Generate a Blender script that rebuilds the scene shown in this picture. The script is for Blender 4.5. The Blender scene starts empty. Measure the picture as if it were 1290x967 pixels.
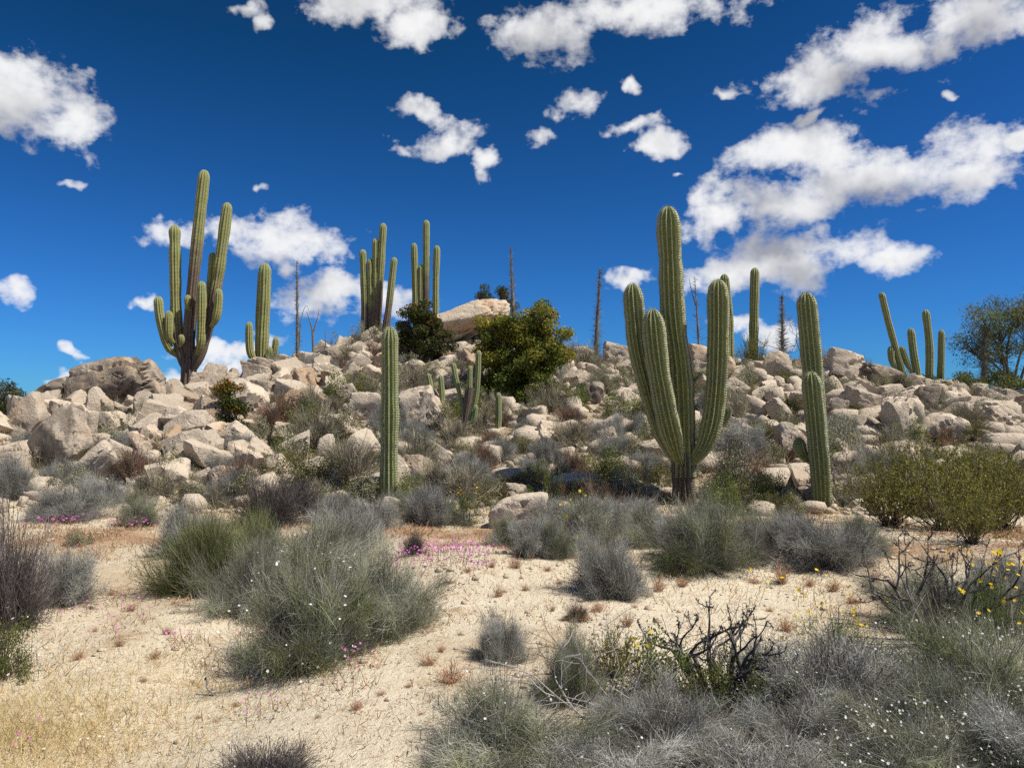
import bpy, bmesh, math, random
import numpy as np
from mathutils import Vector, Matrix

scn = bpy.context.scene
COL = scn.collection
# ------------------------------------------------------------------ camera
CAM_H = 1.6
PITCH = math.radians(2.16)
FPX = 967.0                      # focal length in photo pixels (1290 wide)
cam_d = bpy.data.cameras.new('camera')
cam = bpy.data.objects.new('camera', cam_d)
COL.objects.link(cam)
cam.location = (0, 0, CAM_H)
cam.rotation_euler = (math.radians(90) + PITCH, 0, 0)
cam_d.sensor_width = 36
cam_d.lens = 36 * FPX / 1290
cam_d.clip_start = 0.05
cam_d.clip_end = 6000
scn.camera = cam
scn.view_settings.view_transform = 'Standard'
scn.view_settings.look = 'None'
scn.view_settings.exposure = 0.3
scn.view_settings.gamma = 1.0
scn.cycles.max_bounces = 4
scn.cycles.diffuse_bounces = 2
scn.cycles.glossy_bounces = 1
scn.cycles.transmission_bounces = 3
scn.cycles.use_denoising = False
scn.cycles.adaptive_threshold = 0.012

# ------------------------------------------------------------------ sun and sky
SUN_TO = Vector((0.72, -0.24, 1.12)).normalized()      # towards the sun
sun_d = bpy.data.lights.new('sun', 'SUN')
sun_d.energy = 5.0
sun_d.angle = math.radians(0.53)
sun_d.color = (1.0, 0.95, 0.87)
sun = bpy.data.objects.new('sun', sun_d)
COL.objects.link(sun)
sun.rotation_euler = SUN_TO.to_track_quat('Z', 'Y').to_euler()
sun.location = (20, -10, 40)

world = bpy.data.worlds.new('World')
scn.world = world
world.use_nodes = True
WT = world.node_tree
WT.nodes.clear()
try:
    world.cycles.sampling_method = 'MANUAL'
    world.cycles.sample_map_resolution = 512
except Exception:
    pass

class NT:
    """tiny node helper"""
    def __init__(s, tree): s.t = tree
    def n(s, kind, **kw):
        nd = s.t.nodes.new(kind)
        for k, v in kw.items(): setattr(nd, k, v)
        return nd
    def put(s, sock, v):
        if isinstance(v, bpy.types.NodeSocket): s.t.links.new(v, sock)
        elif v is not None: sock.default_value = v
    def m(s, op, a, b=None, c=None, clamp=False):
        nd = s.n('ShaderNodeMath', operation=op, use_clamp=clamp)
        for i, v in enumerate((a, b, c)):
            if v is not None: s.put(nd.inputs[i], v)
        return nd.outputs[0]
    def vm(s, op, a, b=None, scale=None):
        nd = s.n('ShaderNodeVectorMath', operation=op)
        s.put(nd.inputs[0], a)
        if b is not None: s.put(nd.inputs[1], b)
        if scale is not None: s.put(nd.inputs['Scale'], scale)
        return nd.outputs['Value'] if op in ('LENGTH', 'DOT_PRODUCT', 'DISTANCE') else nd.outputs[0]
    def noise(s, vec, scale, detail=4, rough=0.5, dist=0.0, lac=2.0, color=False):
        nd = s.n('ShaderNodeTexNoise')
        s.put(nd.inputs['Vector'], vec)
        nd.inputs['Scale'].default_value = scale
        nd.inputs['Detail'].default_value = detail
        nd.inputs['Roughness'].default_value = rough
        nd.inputs['Lacunarity'].default_value = lac
        nd.inputs['Distortion'].default_value = dist
        return nd.outputs['Color' if color else 'Fac']
    def voro(s, vec, scale, feature='F1', rnd=1.0):
        nd = s.n('ShaderNodeTexVoronoi', feature=feature)
        s.put(nd.inputs['Vector'], vec)
        nd.inputs['Scale'].default_value = scale
        nd.inputs['Randomness'].default_value = rnd
        return nd.outputs[0]
    def ss(s, v, a, b, lo=0.0, hi=1.0):
        nd = s.n('ShaderNodeMapRange', interpolation_type='SMOOTHSTEP')
        s.put(nd.inputs['Value'], v)
        nd.inputs['From Min'].default_value = a
        nd.inputs['From Max'].default_value = b
        nd.inputs['To Min'].default_value = lo
        nd.inputs['To Max'].default_value = hi
        return nd.outputs[0]
    def mix(s, f, a, b, blend='MIX'):
        nd = s.n('ShaderNodeMix', data_type='RGBA', blend_type=blend)
        s.put(nd.inputs[0], f)
        for i, v in ((6, a), (7, b)):
            if not isinstance(v, bpy.types.NodeSocket) and len(v) == 3: v = (*v, 1)
            s.put(nd.inputs[i], v)
        return nd.outputs[2]

def build_sky():
    N = NT(WT)
    out = N.n('ShaderNodeOutputWorld')
    bg = N.n('ShaderNodeBackground')
    bg.inputs['Strength'].default_value = 0.081
    sky = N.n('ShaderNodeTexSky', sky_type='NISHITA')
    sky.sun_disc = False
    sky.sun_elevation = math.asin(SUN_TO.z)
    sky.sun_rotation = math.atan2(SUN_TO.x, SUN_TO.y)
    sky.altitude = 600
    sky.air_density = 1.0
    sky.dust_density = 0.0
    sky.ozone_density = 3.0
    sc = N.n('ShaderNodeSeparateColor'); N.put(sc.inputs[0], sky.outputs[0])
    cc = N.n('ShaderNodeCombineColor')
    for i, (k, lo, mn) in enumerate(((.19, .80, .05), (.60, .95, .45), (1.46, 2.22, 1.6))):   # deep polarised desert blue
        N.put(cc.inputs[i], N.m('MAXIMUM', N.m('MULTIPLY', N.m('SUBTRACT', sc.outputs[i], lo), k), mn))
    skyc = cc.outputs[0]
    tc = N.n('ShaderNodeTexCoord')
    D = tc.outputs['Generated']
    sep = N.n('ShaderNodeSeparateXYZ'); N.put(sep.inputs[0], D)
    dx, dy, dz = sep.outputs
    front = N.ss(dy, 0.25, 0.4)
    ysafe = N.m('MAXIMUM', dy, 0.2)
    u = N.m('DIVIDE', dx, ysafe)
    v = N.m('DIVIDE', dz, ysafe)
    cb = N.n('ShaderNodeCombineXYZ'); N.put(cb.inputs[0], u); N.put(cb.inputs[1], v)
    UV = cb.outputs[0]
    # warp for ragged edges (3d direction noise, no seams)
    w1 = N.noise(D, 8.0, 3, 0.6, color=True)
    wv = N.vm('SCALE', N.vm('SUBTRACT', w1, (0.5, 0.5, 0.5)), scale=0.06)
    w2 = N.noise(D, 34.0, 2, 0.6, color=True)
    wv = N.vm('ADD', wv, N.vm('SCALE', N.vm('SUBTRACT', w2, (0.5, 0.5, 0.5)), scale=0.038))
    P = N.vm('ADD', UV, wv)
    cl = [  # photo px: centre, radii, tilt, faintness
        (5, 118, 118, 56, -6, 0), (95, 138, 55, 40, -18, 0),
        (300, 0, 42, 18, 0, .05), (324, 20, 18, 22, 0, .1),
        (440, 0, 90, 32, 0, 0), (515, 24, 62, 36, 0, 0),
        (695, 28, 80, 50, 0, 0), (800, 2, 150, 36, 4, 0),
        (1050, 88, 95, 34, 12, 0), (1140, 52, 150, 58, 16, 0), (1250, 12, 130, 52, 10, 0),
        (733, 117, 54, 28, 6, .12), (801, 103, 17, 13, 30, .3), (683, 171, 27, 17, 15, .25),
        (803, 152, 50, 22, 6, .12), (846, 180, 46, 26, 8, .1), (917, 116, 26, 14, 0, .3),
        (538, 138, 44, 20, -22, .28), (562, 172, 66, 27, 8, .15), (617, 197, 28, 22, 25, .25), (503, 180, 40, 16, 0, .2),
        (1005, 188, 98, 36, 6, 0), (1130, 208, 160, 50, 8, 0), (1238, 212, 60, 40, 5, 0),
        (1010, 252, 150, 42, 10, 0), (905, 272, 62, 26, 10, 0),
        (1005, 318, 112, 46, 8, 0), (1120, 333, 50, 27, 8, 0), (930, 345, 80, 30, 5, 0),
        (355, 298, 108, 40, -4, 0), (212, 298, 64, 22, 4, 0), (290, 285, 50, 28, 0, 0),
        (425, 362, 84, 32, 6, 0), (490, 372, 62, 30, 0, 0),
        (176, 373, 26, 12, 0, .1), (16, 366, 34, 22, -4, 0), (86, 440, 32, 10, -6, .15), (75, 470, 40, 13, 5, .05),
        (288, 438, 70, 17, 4, .03), (280, 466, 64, 20, 14, 0),
        (793, 350, 38, 16, 6, .12), (88, 228, 26, 13, 0, .45), (332, 232, 24, 16, 0, .5),
        (1212, 116, 19, 12, 10, .35), (1282, 168, 26, 14, 0, 0), (1030, 140, 38, 12, 20, .3),
        (930, 412, 40, 17, 0, 0), (975, 424, 50, 20, 0, 0), (858, 226, 20, 9, 10, .4),
    ]
    big = {0, 4, 6, 7, 8, 9, 10, 21, 22, 24, 26, 29, 32}
    HY = 520.0
    def field(vec, idx):
        F = None
        for i in idx:
            px, py, rx, ry, rot, faint = cl[i]
            mp = N.n('ShaderNodeMapping', vector_type='TEXTURE')
            mp.inputs['Location'].default_value = ((px - 645) / FPX, (HY - py) / FPX, 0)
            mp.inputs['Rotation'].default_value = (0, 0, math.radians(rot))
            mp.inputs['Scale'].default_value = (rx / FPX, ry / FPX, 1)
            N.put(mp.inputs[0], vec)
            L = N.vm('LENGTH', mp.outputs[0])
            if faint: L = N.m('ADD', L, faint)
            F = L if F is None else N.m('SMOOTH_MIN', F, L, 0.22)
        return F
    F = field(P, range(len(cl)))
    n2 = N.noise(N.vm('MULTIPLY', D, (.8, .8, 1.25)), 16.0, 7, 0.62)
    dens_in = N.m('ADD', N.m('MULTIPLY', N.m('SUBTRACT', 1.0, F), 1.0), N.m('MULTIPLY', N.m('SUBTRACT', n2, 0.495), 2.6))
    n5 = N.noise(D, 52.0, 3, 0.6)
    dens_in = N.m('ADD', dens_in, N.m('MULTIPLY', N.m('SUBTRACT', n5, 0.52), .75))
    thickness = N.m('MAXIMUM', dens_in, 0.0)
    dens = N.m('SUBTRACT', 1.0, N.m('EXPONENT', N.m('MULTIPLY', N.m('POWER', thickness, 1.5), -4.2)))
    dens = N.m('MULTIPLY', dens, front)
    # other sky, outside the view: a broken layer of the same cumulus
    zs = N.m('MAXIMUM', dz, 0.06)
    pl = N.n('ShaderNodeCombineXYZ')
    N.put(pl.inputs[0], N.m('DIVIDE', dx, zs)); N.put(pl.inputs[1], N.m('DIVIDE', dy, zs))
    ln = N.noise(pl.outputs[0], 0.9, 7, 0.58)
    layer = N.m('MULTIPLY', N.ss(ln, 0.54, 0.66), N.ss(dz, 0.04, 0.14))
    inside = N.m('MULTIPLY', N.m('MULTIPLY', N.ss(N.m('ABSOLUTE', u), 0.78, 0.9, 1, 0), N.ss(v, 0.62, 0.74, 1, 0)), front)
    layer = N.m('MULTIPLY', layer, N.m('SUBTRACT', 1.0, inside))
    alpha = N.m('MAXIMUM', dens, layer)
    # shading: thickness of cloud towards the sun (up and to the right)
    Ps = N.vm('ADD', P, (0.020, 0.050, 0))
    F2 = field(Ps, sorted(big))
    thick = N.ss(F2, 0.15, 1.15, 1.0, 0.0)
    nA = N.noise(D, 13.0, 4, 0.56)
    nB = N.noise(N.vm('ADD', D, (0.012, 0.0, 0.030)), 13.0, 4, 0.56)
    rel = N.m('SUBTRACT', nB, nA)
    shade = N.m('ADD', N.m('MULTIPLY', thick, 0.74), N.m('MULTIPLY', rel, 1.7))
    shade = N.m('ADD', shade, N.m('MULTIPLY', N.m('SUBTRACT', thickness, .3), .12))
    shade = N.m('MAXIMUM', N.m('MINIMUM', shade, 1.0), 0.0)
    ccol = N.mix(shade, (9.5, 9.5, 9.5), (3.9, 3.95, 4.3))
    fin = N.mix(N.m('MULTIPLY', alpha, 0.985), skyc, ccol)
    N.put(bg.inputs['Color'], fin)
    WT.links.new(bg.outputs[0], out.inputs[0])
build_sky()

# ------------------------------------------------------------------ numpy noise
def vnoise(P, seed=0):
    P = np.asarray(P, float)
    I = np.floor(P).astype(np.int64)
    f = P - I
    f = f * f * (3 - 2 * f)
    r = 0
    for a in (0, 1):
        for b in (0, 1):
            for c in (0, 1):
                h = ((I[:, 0] + a) * 374761393 + (I[:, 1] + b) * 668265263 + (I[:, 2] + c) * 2147483647 + seed * 974634) & 0xffffffff
                h = ((h ^ (h >> 13)) * 1274126177) & 0xffffffff
                h = ((h ^ (h >> 15)) * 2246822519) & 0xffffffff
                h = (h ^ (h >> 16)) / 4294967295.0
                w = (f[:, 0] if a else 1 - f[:, 0]) * (f[:, 1] if b else 1 - f[:, 1]) * (f[:, 2] if c else 1 - f[:, 2])
                r = r + h * w
    return r
def fbm(P, oct=4, seed=0, gain=0.5):
    a, s, t = 1.0, 0.0, 0.0
    P = np.asarray(P, float)
    for o in range(oct):
        s = s + a * (vnoise(P, seed + o * 17) - 0.5)
        t += a; a *= gain; P = P * 2.03 + 3.7
    return s / t * 2

# ------------------------------------------------------------------ terrain
HY = 520.0
_crest = np.array([  # photo px column, px row of bare ground on the skyline, distance
    (-420, 615, 19), (-200, 598, 19), (-80, 580, 19), (0, 566, 19.5), (60, 532, 20), (110, 512, 21), (180, 502, 22), (235, 502, 23),
    (300, 490, 24), (380, 468, 25), (430, 452, 25.5), (480, 434, 26), (540, 428, 26.5), (590, 426, 27), (640, 424, 27),
    (700, 442, 26.5), (760, 460, 26), (830, 462, 25.5), (900, 464, 25), (960, 464, 25), (1040, 460, 24.5),
    (1090, 476, 24), (1130, 487, 24), (1200, 498, 24), (1290, 508, 24), (1420, 525, 24), (1700, 570, 24)], float)
_cs = (_crest[:, 0] - 645) / FPX
_cx = _cs * _crest[:, 2]
_cH = CAM_H + (HY - _crest[:, 1]) / FPX * _crest[:, 2]
def sstep(t):
    t = np.clip(t, 0, 1); return t * t * (3 - 2 * t)
def ground_z(x, y):
    x = np.asarray(x, float); y = np.asarray(y, float)
    sh = x.shape
    x = x.ravel(); y = y.ravel()
    xw = x + 0.6 * fbm(np.c_[x * .25, y * .25, 0 * x], 2, 91)
    H = np.interp(xw, _cx, _cH); Yc = np.interp(xw, _cx, _crest[:, 2])
    H = H * sstep((60 - np.abs(x)) / 25)
    y0 = 12.6 + 0.8 * fbm(np.c_[x * .2, 0 * x, 0 * x], 2, 5) - 1.2 * sstep((-x - 3) / 5)
    t = (y - y0) / (Yc - y0)
    tc = np.clip(t, 0, 1)
    f = 0.62 * tc + 0.38 * sstep(tc)
    back = sstep((y - Yc - 1.0) / 26)
    z = H * f * (1 - 0.92 * back)
    near = 1 - sstep((np.hypot(x, y) - 40) / 40)
    z = z + (0.09 * fbm(np.c_[x * .45, y * .45, 0 * x], 3, 1) + 0.028 * fbm(np.c_[x * 2.2, y * 2.2, 0 * x], 3, 2)) * near
    z = z + f * (1 - back) * (0.34 * fbm(np.c_[x * .7, y * .7, 0 * x], 3, 3)) * sstep((Yc - y) / 3)
    # little shelf of sand in the middle of the clearing, worn path on the left
    z = z + 0.16 * np.exp(-(((x + 0.55) / 1.1) ** 2 + ((y - 7.6) / 0.8) ** 2))
    z = z + 0.14 * np.exp(-(((x - 1.7) / 1.5) ** 2 + ((y - 7.9) / 0.7) ** 2))
    z = z - 0.08 * np.exp(-((x + 1.9 - 0.02 * y) / 0.5) ** 2) * sstep((10 - y) / 3)
    far = sstep((np.hypot(x, y) - 90) / 300)
    z = z + far * 3.0 * fbm(np.c_[x * .004, y * .004, 0 * x], 3, 8)
    return z.reshape(sh)
def gz(x, y): return float(ground_z(np.array([x]), np.array([y]))[0])

def ray(px, py):
    a, b = (px - 645) / FPX, (483.5 - py) / FPX
    d = np.array((0, math.cos(PITCH), math.sin(PITCH))) + a * np.array((1, 0, 0)) + b * np.array((0, -math.sin(PITCH), math.cos(PITCH)))
    return d / d[1]
def at(px, py, Y):
    p = ray(px, py) * Y
    return Vector((p[0], p[1], p[2] + CAM_H))
_Ys = np.concatenate([np.arange(2.2, 14, .03), np.arange(14, 45, .08)])
def hit(px, py, fallback=24.0):
    d = ray(px, py)
    x, y, z = d[0] * _Ys, _Ys, CAM_H + d[2] * _Ys
    g = ground_z(x, y)
    k = np.nonzero(z <= g)[0]
    Y = _Ys[k[0]] if len(k) else fallback
    X = d[0] * Y
    return X, Y, gz(X, Y)
def pxm(Y): return Y / FPX             # metres per photo pixel at distance Y

# ------------------------------------------------------------------ mesh helpers
def mesh_np(name, V, quads=None, tris=None, col=None, mat=None, smooth=False):
    me = bpy.data.meshes.new(name)
    V = np.asarray(V, np.float32).reshape(-1, 3)
    parts, starts, tot = [], [], 0
    for F, k in ((quads, 4), (tris, 3)):
        if F is not None and len(F):
            F = np.asarray(F, np.int32).reshape(-1, k)
            parts.append(F.ravel())
            starts.append(tot + np.arange(len(F)) * k)
            tot += F.size
    L = np.concatenate(parts); S = np.concatenate(starts)
    me.vertices.add(len(V)); me.vertices.foreach_set('co', V.ravel())
    me.loops.add(len(L)); me.loops.foreach_set('vertex_index', L)
    me.polygons.add(len(S)); me.polygons.foreach_set('loop_start', S.astype(np.int32))
    if smooth: me.polygons.foreach_set('use_smooth', np.ones(len(S), bool))
    me.update(calc_edges=True)
    if col is not None:
        ca = me.color_attributes.new('col', 'FLOAT_COLOR', 'POINT')
        c = np.asarray(col, np.float32)
        if c.shape[1] == 3: c = np.c_[c, np.ones(len(c), np.float32)]
        ca.data.foreach_set('color', c.ravel())
    if mat is not None: me.materials.append(mat)
    return me
class Geo:
    def __init__(s): s.V, s.Q, s.T, s.C, s.n = [], [], [], [], 0
    def add(s, V, Q=None, T=None, C=None):
        V = np.asarray(V, float).reshape(-1, 3)
        if Q is not None and len(Q): s.Q.append(np.asarray(Q).reshape(-1, 4) + s.n)
        if T is not None and len(T): s.T.append(np.asarray(T).reshape(-1, 3) + s.n)
        s.V.append(V); s.n += len(V)
        if C is None: C = np.ones((len(V), 3))
        C = np.asarray(C, float)
        if C.ndim == 1: C = np.tile(C, (len(V), 1))
        if C.shape[1] == 3: C = np.c_[C, np.ones(len(C))]
        s.C.append(C)
    def mesh(s, name, mat, smooth=False):
        return mesh_np(name, np.concatenate(s.V), np.concatenate(s.Q) if s.Q else None,
                       np.concatenate(s.T) if s.T else None, np.concatenate(s.C), mat, smooth)
def norm(v): return v / np.maximum(np.linalg.norm(v, axis=-1, keepdims=True), 1e-9)

def strands(G, rng, P, D, L, w, c0, c1, segs=2, curl=0.25, droop=0.0):
    """flat tapered twigs: start P, direction D, length L, width w, colour base->tip"""
    n = len(P)
    D = norm(D)
    side = norm(np.cross(D, rng.normal(size=(n, 3))))
    bend = norm(rng.normal(size=(n, 3))) * curl
    bend[:, 2] -= droop
    t = np.linspace(0, 1, segs + 1)
    pts = P[:, None] + (D[:, None] * t[None, :, None] + bend[:, None] * (t ** 2)[None, :, None]) * L[:, None, None]
    ww = (w[:, None] * (1 - 0.65 * t)[None]) * 0.5
    A = pts - side[:, None] * ww[..., None]; B = pts + side[:, None] * ww[..., None]
    V = np.stack([A, B], 2).reshape(-1, 3)
    idx = (np.arange(n)[:, None] * (segs + 1) + np.arange(segs)[None]).ravel() * 2
    Q = np.c_[idx, idx + 1, idx + 3, idx + 2]
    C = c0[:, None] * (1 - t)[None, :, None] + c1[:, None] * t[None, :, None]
    C = np.repeat(C[:, :, None], 2, 2).reshape(-1, 3)
    G.add(V, Q, None, C)
    return pts
def leaves(G, rng, P, size, cols, aspect=0.55, up=0.3):
    n = len(P)
    d = norm(rng.normal(size=(n, 3)) + np.array((0, 0, up)))
    s = norm(np.cross(d, rng.normal(size=(n, 3))))
    k = norm(np.cross(d, s))
    l = size[:, None]
    V = np.stack([P - d * l * .5, P + s * l * aspect * .5 + k * l * .08, P + d * l * .5, P - s * l * aspect * .5 + k * l * .08], 1).reshape(-1, 3)
    i = np.arange(n) * 4
    G.add(V, np.c_[i, i + 1, i + 2, i + 3], None, np.repeat(cols, 4, 0))
def blossoms(G, rng, P, size, col, petals=6, face=None):
    n = len(P)
    nrm = norm(rng.normal(size=(n, 3)) * .6 + np.array((0, -.3, .9)))
    a = norm(np.cross(nrm, rng.normal(size=(n, 3)))); b = np.cross(nrm, a)
    th = np.arange(petals * 2) * math.pi / petals
    rr = np.where(np.arange(petals * 2) % 2 == 0, 1.0, 0.62)
    ring = P[:, None] + (a[:, None] * (np.cos(th) * rr)[None, :, None] + b[:, None] * (np.sin(th) * rr)[None, :, None]) * size[:, None, None] * .5 + nrm[:, None] * size[:, None, None] * .12
    V = np.concatenate([P[:, None], ring], 1).reshape(-1, 3)
    m = petals * 2 + 1
    base = np.arange(n)[:, None] * m
    k = np.arange(petals * 2)
    T = np.stack([np.broadcast_to(base, (n, petals * 2)), base + 1 + k, base + 1 + (k + 1) % (petals * 2)], -1).reshape(-1, 3)
    C = np.repeat(np.asarray(col), m, 0) if np.ndim(col) == 2 else np.tile(col, (n * m, 1))
    G.add(V, None, T, C)
def frames(P):
    T = norm(np.gradient(P, axis=0))
    u = np.zeros_like(P)
    ref = np.array((0, -1.0, 0)) if abs(T[0][1]) < .9 else np.array((1.0, 0, 0))
    u[0] = ref - T[0] * (ref @ T[0]); u[0] /= np.linalg.norm(u[0])
    for i in range(1, len(P)):
        k = u[i - 1] - T[i] * (u[i - 1] @ T[i]); u[i] = k / np.linalg.norm(k)
    return T, u, np.cross(T, u)
def tube(G, P, R, sides=6, col=(1, 1, 1), lump=None, cap=True):
    P = np.asarray(P, float); R = np.asarray(R, float)
    T, u, w = frames(P)
    th = np.arange(sides) * 2 * math.pi / sides
    RR = R[:, None] * np.ones(sides)[None]
    if lump is not None: RR = RR * lump(len(P), sides)
    V = P[:, None] + (u[:, None] * np.cos(th)[None, :, None] + w[:, None] * np.sin(th)[None, :, None]) * RR[..., None]
    i = np.arange(len(P) - 1)[:, None] * sides; j = np.arange(sides)[None]; j2 = (j + 1) % sides
    Q = np.stack([i + j, i + j2, i + sides + j2, i + sides + j], -1).reshape(-1, 4)
    V = V.reshape(-1, 3)
    Tt = None
    if cap:
        V = np.vstack([V, P[-1] + T[-1] * R[-1] * .6]); b = (len(P) - 1) * sides
        Tt = np.array([(b + k, b + (k + 1) % sides, len(V) - 1) for k in range(sides)])
    C = np.asarray(col, float)
    if C.ndim == 2: C = np.vstack([np.repeat(C, sides, 0), C[-1:]]) if cap else np.repeat(C, sides, 0)
    G.add(V, Q, Tt, C)
def catmull(pts, n):
    P = np.asarray(pts, float)
    if len(P) == 2: return P[0] + (P[1] - P[0]) * np.linspace(0, 1, n)[:, None]
    E = np.vstack([2 * P[0] - P[1], P, 2 * P[-1] - P[-2]])
    seg = np.linalg.norm(np.diff(P, axis=0), axis=1); S = np.r_[0, np.cumsum(seg)]
    out = []
    for s in np.linspace(0, S[-1], n):
        i = min(np.searchsorted(S, s, 'right') - 1, len(seg) - 1)
        t = (s - S[i]) / seg[i]
        a, b, c, d = E[i:i + 4]
        out.append(.5 * (2 * b + (c - a) * t + (2 * a - 5 * b + 4 * c - d) * t * t + (3 * b - a - 3 * c + d) * t ** 3))
    return np.array(out)

# ------------------------------------------------------------------ object helpers
def tag(o, label=None, cat=None, group=None, kind=None):
    if label: o['label'] = label
    if cat: o['category'] = cat
    if group: o['group'] = group
    if kind: o['kind'] = kind
    return o
def obj(name, me, parent=None, loc=None):
    o = bpy.data.objects.new(name, me); COL.objects.link(o)
    if parent is not None: o.parent = parent
    if loc is not None: o.location = loc
    return o
def empty(name, loc, label, cat, group=None):
    o = bpy.data.objects.new(name, None); COL.objects.link(o)
    o.location = loc; o.empty_display_size = .3
    return tag(o, label, cat, group)

# ------------------------------------------------------------------ materials
def new_mat(name):
    m = bpy.data.materials.new(name); m.use_nodes = True
    m.node_tree.nodes.clear()
    N = NT(m.node_tree)
    o = N.n('ShaderNodeOutputMaterial')
    return m, N, o
def principled(N, o, color, rough=0.85, bump=None, bstr=0.4, bdist=0.02, spec=0.25):
    p = N.n('ShaderNodeBsdfPrincipled')
    N.put(p.inputs['Base Color'], color if isinstance(color, bpy.types.NodeSocket) else (*color, 1))
    N.put(p.inputs['Roughness'], rough)
    p.inputs['Specular IOR Level'].default_value = spec
    if bump is not None:
        b = N.n('ShaderNodeBump'); b.inputs['Strength'].default_value = bstr; b.inputs['Distance'].default_value = bdist
        N.put(b.inputs['Height'], bump); N.t.links.new(b.outputs[0], p.inputs['Normal'])
    N.t.links.new(p.outputs[0], o.inputs[0])
    return p
def attr(N, name='col'):
    a = N.n('ShaderNodeAttribute'); a.attribute_name = name
    return a

def mat_plant(name, transl=0.0, rough=0.8, var=0.25):
    m, N, o = new_mat(name)
    a = attr(N)
    oi = N.n('ShaderNodeObjectInfo')
    geo = N.n('ShaderNodeNewGeometry')
    v = N.m('ADD', 1 - var / 2, N.m('MULTIPLY', oi.outputs['Random'], var))
    nz = N.noise(geo.outputs['Position'], 7.0, 2, 0.5)
    v = N.m('MULTIPLY', v, N.m('ADD', 0.75, N.m('MULTIPLY', nz, 0.5)))
    c = N.vm('SCALE', a.outputs['Color'], scale=v)
    p = principled(N, o, c, rough, spec=0.15)
    if transl:
        t = N.n('ShaderNodeBsdfTranslucent'); N.put(t.inputs[0], c)
        mx = N.n('ShaderNodeMixShader'); mx.inputs[0].default_value = transl
        N.t.links.new(p.outputs[0], mx.inputs[1]); N.t.links.new(t.outputs[0], mx.inputs[2])
        N.t.links.new(mx.outputs[0], o.inputs[0])
    return m
M_twig = mat_plant('dry_twigs', 0.2)
M_leaf = mat_plant('leaves', 0.3, 0.6)
M_petal = mat_plant('petals', 0.35, 0.7, 0.1)
M_bark = mat_plant('bark', 0.0, 0.9)

def mat_rock():
    m, N, o = new_mat('granite')
    tc = N.n('ShaderNodeTexCoord'); oi = N.n('ShaderNodeObjectInfo'); geo = N.n('ShaderNodeNewGeometry')
    a = attr(N)          # r: patina amount, g: warm amount, b: brightness
    sp = N.n('ShaderNodeSeparateColor'); N.put(sp.inputs[0], oi.outputs['Color'])
    pat, warm, lum = sp.outputs
    off = N.vm('SCALE', (7.3, 3.1, 5.7), scale=N.m('MULTIPLY', oi.outputs['Random'], 9.0))
    P = N.vm('ADD', geo.outputs['Position'], off)
    n1 = N.noise(P, 0.9, 5, 0.6); n2 = N.noise(P, 3.2, 6, 0.65); n3 = N.noise(P, 26, 4, 0.7); n4 = N.noise(P, 110, 2, 0.6)
    base = N.mix(n2, (0.45, 0.36, 0.26), (0.70, 0.60, 0.465))
    tan = N.mix(n3, (0.42, 0.28, 0.165), (0.56, 0.40, 0.26))
    f1 = N.ss(N.m('ADD', N.m('ADD', n1, N.m('MULTIPLY', n2, .35)), warm), 0.90, 1.15)
    c = N.mix(f1, base, tan)
    grey = N.mix(n3, (0.13, 0.105, 0.085), (0.30, 0.25, 0.20))
    up = N.n('ShaderNodeSeparateXYZ'); N.put(up.inputs[0], P)
    streak = N.noise(N.vm('MULTIPLY', P, (2.2, 2.2, .7)), 1.2, 5, .62)
    f2 = N.ss(N.m('ADD', N.m('ADD', streak, N.m('MULTIPLY', n3, .22)), pat), 0.86, 1.06)
    c = N.mix(N.m('MULTIPLY', f2, .85), c, grey)
    spk = N.ss(n4, 0.60, 0.72)
    c = N.mix(N.m('MULTIPLY', spk, .35), c, (0.16, 0.13, 0.11))
    lich = N.ss(N.m('ADD', N.noise(P, 6.5, 5, .75), N.m('MULTIPLY', n1, .25)), .72, .84)
    c = N.mix(N.m('MULTIPLY', lich, .55), c, (0.17, 0.145, 0.12))
    c = N.vm('SCALE', c, scale=lum)
    cr = N.n('ShaderNodeTexVoronoi', feature='DISTANCE_TO_EDGE')
    N.put(cr.inputs['Vector'], N.vm('ADD', N.vm('MULTIPLY', P, (1, 1, 1.5)), N.vm('SCALE', N.noise(P, 1.8, 3, .6, color=True), scale=.9)))
    cr.inputs['Scale'].default_value = 0.8
    crack = N.ss(cr.outputs[0], 0.0, 0.05)
    h = N.m('ADD', N.m('ADD', N.m('MULTIPLY', n2, 1.2), N.m('MULTIPLY', n3, .5)), N.m('ADD', N.m('MULTIPLY', n4, .12), N.m('MULTIPLY', crack, .22)))
    principled(N, o, c, 0.92, h, 0.9, 0.07, 0.12)
    return m
M_rock = mat_rock()

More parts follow.
